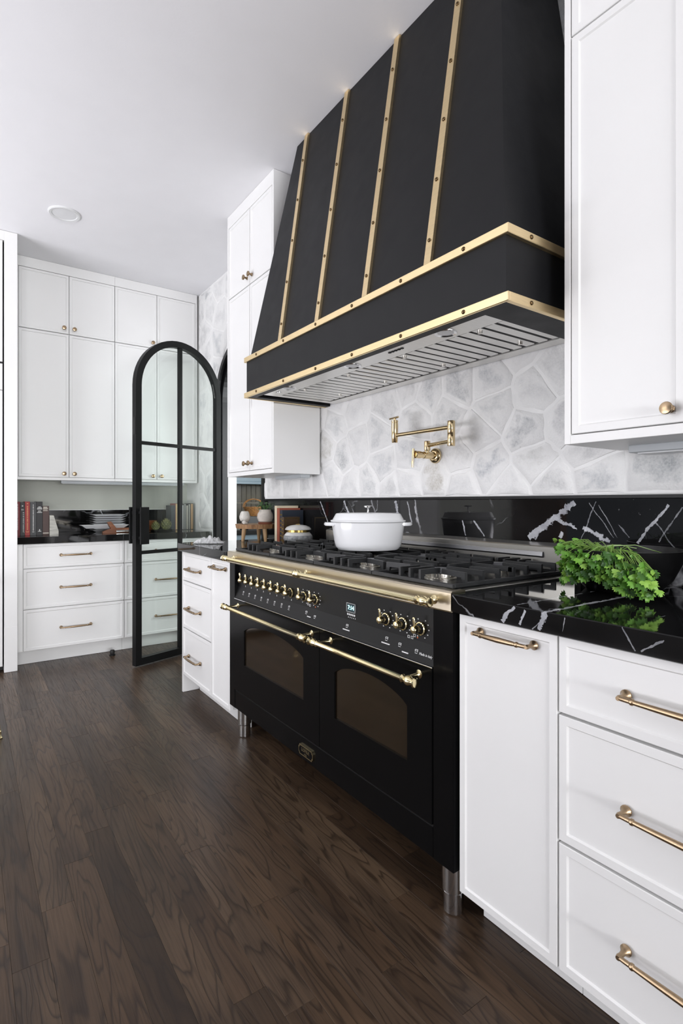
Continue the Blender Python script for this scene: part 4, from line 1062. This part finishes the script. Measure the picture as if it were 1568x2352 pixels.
artichoke(-4.66, 1.335, .033, 'smaller green artichoke next to the door handle'); artichoke(-4.66, 1.425, .042, 'larger pale green artichoke next to the navy book')

# ------------------------------------------------------------------ left counter things
C2 = .9145
sc = Vector((-3.10, 1.515, C2))
st = thing('riser_stool', sc, 'little round live-edge wooden riser with pale legs', 'riser')
rr = random.Random(9); n = 40; bm = nb()
rad = [.128*(1+rr.uniform(-.025, .025)) for i in range(n)]
zA, zB = C2+.083, C2+.110
A = [bm.verts.new((sc.x+rad[i]*.96*math.cos(2*PI*i/n), sc.y+rad[i]*.96*math.sin(2*PI*i/n), zA)) for i in range(n)]
Bv = [bm.verts.new((sc.x+rad[i]*math.cos(2*PI*i/n), sc.y+rad[i]*math.sin(2*PI*i/n), zB)) for i in range(n)]
bm.faces.new(A); bm.faces.new(Bv)
for i in range(n): bm.faces.new((A[i], A[(i+1) % n], Bv[(i+1) % n], Bv[i]))
part('slab', bm, barkwood, st, smooth=False)
for a in (-100, 20, 140):
    a = math.radians(a); p = sc+Vector((.085*math.cos(a), .085*math.sin(a), 0)); q = sc+Vector((.075*math.cos(a), .075*math.sin(a), .085))
    part('leg', tube(nb(), [p, p.lerp(q, .5), q], [.0095, .0125, .0145], 12), legwood, st)
p = (sc.x-.035, sc.y-.060, zB)
solo('vase', lathe(nb(), [(0, 0), (.018, 0), (.020, .004), (.017, .010), (.026, .018), (.034, .034), (.0345, .046), (.028, .068), (.021, .080), (.019, .080), (.024, .066), (.028, .04), (0, .015)], Matrix.Translation(p), 28, caps=False), ceramic, p, 'small speckled white vase on the wooden riser', 'vase')
q = Vector((sc.x+.005, sc.y-.088, zB))
t = thing('rolled_bottle', q, 'tiny dark bottle lying on the wooden riser beside the vase', 'bottle')
Mq = frame_to((q.x-.035, q.y+.01, q.z+.0125), (1, -.3, 0))
part('glass_body', lathe(nb(), [(0, 0), (.0115, .001), (.012, .004), (.012, .050), (.009, .054)], Mq, 16), colm('brown_bottle', (.04, .03, .022), .2), t)
part('stopper', lathe(nb(), [(.0095, .054), (.011, .056), (.011, .066), (.009, .067), (0, .067)], Mq, 16), ceramic, t)
p = Vector((sc.x+.070, sc.y+.030, zB))
t = thing('potted_plant', p, 'leafy green plant in a stoneware pot on the wooden riser', 'plant')
part('saucer', lathe(nb(), [(0, 0), (.040, 0), (.046, .012), (.044, .013), (0, .008)], Matrix.Translation(p), 28, caps=False), terracotta, t)
part('pot', lathe(nb(), [(.030, .010), (.042, .018), (.050, .040), (.048, .062), (.038, .080), (.036, .088), (.038, .092), (.034, .092), (.034, .08), (0, .08)], Matrix.Translation(p), 32), potceram, t)
bm = nb(); rp = random.Random(21); stm = nb()
lfm = mesh_of('foliage_leaf', (lambda b: (lambda V: ([b.faces.new((V[0], V[1], V[2])), b.faces.new((V[0], V[2], V[3]))], b)[1])([b.verts.new(v) for v in ((0, 0, 0), (.4, -.5, .08), (0, -1, 0), (-.4, -.5, .08))]))(nb()), True, 80)
lfm.materials.append(leafm)
for i in range(60):
    a = rp.uniform(0, 2*PI); rr_ = .045*math.sqrt(rp.random()); c = p+Vector((rr_*math.cos(a), rr_*math.sin(a), .095+rp.uniform(0, .038)))
    M = Matrix.Translation(c) @ Matrix.Rotation(a+PI/2, 4, 'Z') @ Matrix.Rotation(rp.uniform(-.6, .9), 4, 'X') @ Matrix.Diagonal((.024, .026, .02, 1))
    inst('leaf', lfm, t, M)
    if i % 4 == 0: tube(stm, [p+Vector((0, 0, .085)), c], .0012, 5)
part('stems', stm, leafm, t)
# books at the end of the left counter: spines to the room, covers to the range
spec = [('cream_book', -2.905, -2.876, 1.545, 1.695, .226, colm('book_cream', (.66, .58, .42), .5), paper, 'tall cream book at the riser end of the row by the range'),
        ('rust_book', -2.875, -2.843, 1.545, 1.690, .212, colm('book_rust', (.30, .075, .038), .5), paper, 'rust red book between the cream and navy books'),
        ('navy_book', -2.842, -2.812, 1.548, 1.693, .200, colm('book_midnight', (.018, .026, .042), .45), paper, 'plain midnight blue book behind the small brown one'),
        ('brown_book', -2.811, -2.782, 1.541, 1.651, .160, colm('book_leather', (.075, .042, .020), .5, var=.3), paper, 'small brown leather book with a gold border')]
for nm, x0, x1, y0, y1, h_, m, pg, lbl in spec:
    t = book(nm, x0, x1, y0, y1, C2, h_, m, pg, '-y', lbl, 'books by the range')
    if nm == 'brown_book':
        bm = nb()
        for a in ((y0+.012, y0+.015, C2+.008, C2+h_-.008), (y1-.010, y1-.007, C2+.008, C2+h_-.008), (y0+.012, y1-.007, C2+h_-.010, C2+h_-.007)): box(bm, x1-.0005, x1+.0008, *a)
        for k in range(6): box(bm, x0+.004, x1-.004, y0-.0008, y0+.0005, C2+.015+k*.024, C2+.022+k*.024)
        part('gold_tooling', bm, goldm, t, smooth=False)
    if nm == 'navy_book':
        bm = nb()
        for k in range(7): box(bm, x0+.004, x1-.004, y0-.0008, y0+.0005, C2+.018+k*.025, C2+.026+k*.025)
        part('spine_bands', bm, goldm, t, smooth=False)
# lidded jar
p = Vector((-2.640, 1.555, C2)); Mp = Matrix.Translation(p)
t = thing('lidded_jar', p, 'squat white patterned jar with gold rim and domed lid', 'jar')
part('jar_body', lathe(nb(), [(0, 0), (.050, 0), (.062, .006), (.078, .028), (.082, .046), (.077, .064), (.066, .076), (.062, .078), (.055, .074), (0, .02)], Mp, 40, caps=False), jarwhite, t)
part('pattern_band', lathe(nb(), [(.0795, .032), (.0826, .040), (.0826, .050), (.0795, .060)], Mp, 40, caps=False), jargrey, t)
part('gold_rim', lathe(nb(), [(.062, .076), (.064, .078), (.064, .090), (.062, .091)], Mp, 40, caps=False), goldm, t)
ld = part('lid', lathe(nb(), [(.060, .090), (.074, .091), (.075, .094), (.066, .106), (.045, .115), (.020, .119), (0, .120)], Mp, 40, caps=False), jarwhite, t)
part('finial', lathe(nb(), [(.014, .118), (.015, .121), (.010, .124), (0, .1245)], Mp, 20, caps=False), goldm, ld)
# crumpled cloth
bm = nb(); nx, ny = 26, 18; gv = {}
c0 = Vector((-3.09, 1.20, C2)); ax = (RV*1.0).normalized(); ay = FV
for i in range(nx):
    for j in range(ny):
        u, v = i/(nx-1)-.5, j/(ny-1)-.5
        e = max(0, 1-(2*abs(u))**3)*max(0, 1-(2*abs(v))**2)
        w1 = noise.noise(Vector((u*7, v*5, 3.1))); w2 = noise.noise(Vector((u*16, v*12, 8.2)))
        z = .004+e*(.030+.034*w1+.016*w2)
        p = c0+ax*(u*.172*(1+.25*w1))+ay*(v*.11*(1+.3*w2)); p.z = C2+max(.002, z)
        gv[i, j] = bm.verts.new(p)
for i in range(nx-1):
    for j in range(ny-1): bm.faces.new((gv[i, j], gv[i+1, j], gv[i+1, j+1], gv[i, j+1]))
bmesh.ops.solidify(bm, geom=list(bm.faces), thickness=.0015)
solo('cloth', bm, cloth, c0, 'crumpled white cloth at the open end of the left counter', 'cloth')

# ------------------------------------------------------------------ pantry things beyond the doorway
p = Vector((-4.62, 2.235, .915))
solo('storage_tin', B(p.x-.09, p.x+.09, p.y-.10, p.y+.10, .9155, 1.032, bev=.006, seg=2), rubber, (p.x, p.y, .9155), 'black tin box on the pantry counter under the wicker basket', 'box')
p.z = 1.0325
t = thing('wicker_basket', p, 'small woven wicker basket with hoop handles beyond the doorway', 'basket')
bm = nb()
for k in range(8):
    z = p.z+.006+k*.011; r_ = .058+.034*(k/7)**.8
    tube(bm, [(p.x+r_*math.cos(2*PI*i/24), p.y+r_*math.sin(2*PI*i/24), z+.002*math.sin(i*PI)) for i in range(24)], .0055, 6, closed=True)
for i in range(20):
    a = 2*PI*i/20; tube(bm, [(p.x+.056*math.cos(a), p.y+.056*math.sin(a), p.z), (p.x+.097*math.cos(a), p.y+.097*math.sin(a), p.z+.088)], .004, 5)
lathe(bm, [(0, .002), (.058, .002), (.058, .006)], Matrix.Translation(p), 20, caps=False)
part('weave', bm, wicker, t)
for s in (-1, 1):
    pts = []
    for i in range(13):
        a = PI*i/12; d_ = RV*(.095*math.cos(a)) + Vector((0, 0, .085+.075*math.sin(a))) + FV*(s*.035) ; pts.append(p+d_)
    part('handle', tube(nb(), pts, .0045, 6), wicker, t)

# ------------------------------------------------------------------ floor things
p = Vector((-4.327, .917, 0))
t = thing('door_stop', p, 'small black door stop on the floor by the back drawers', 'door stop')
part('base', lathe(nb(), [(0, 0), (.022, 0), (.022, .006), (.016, .010), (0, .010)], Matrix.Translation(p), 20, caps=False), steelframe, t)
part('bumper', lathe(nb(), [(.013, .008), (.016, .014), (.018, .030), (.014, .040), (0, .042)], Matrix.Translation(p), 20, caps=False), rubber, t)
c0 = Vector((-3.305, -.075, 0))
t = thing('bar_stool', c0, 'bar stool whose slender brass leg tip shows at the picture edge', 'stool')
for sx_ in (-1, 1):
    for sy_ in (-1, 1):
        f0 = c0+Vector((sx_*.19, sy_*.215, 0)); f1 = c0+Vector((sx_*.13, sy_*.15, .64))
        l_ = part('leg', tube(nb(), [f0.lerp(f1, .05), f0.lerp(f1, .5), f1], [.0095, .012, .014], 12), brass, t)
        part('ferrule', lathe(nb(), [(0, 0), (.013, 0), (.014, .004), (.0105, .010), (.0105, .030), (.0125, .034), (.010, .040)], frame_to(f0, (f1-f0)), 14), brass, l_)
bm = nb(); lathe(bm, [(0, .638), (.20, .638), (.215, .650), (.21, .695), (.17, .71), (0, .712)], Matrix.Translation(c0), 36, caps=False)
part('seat', bm, colm('stool_leather', (.07, .05, .04), .5), t)
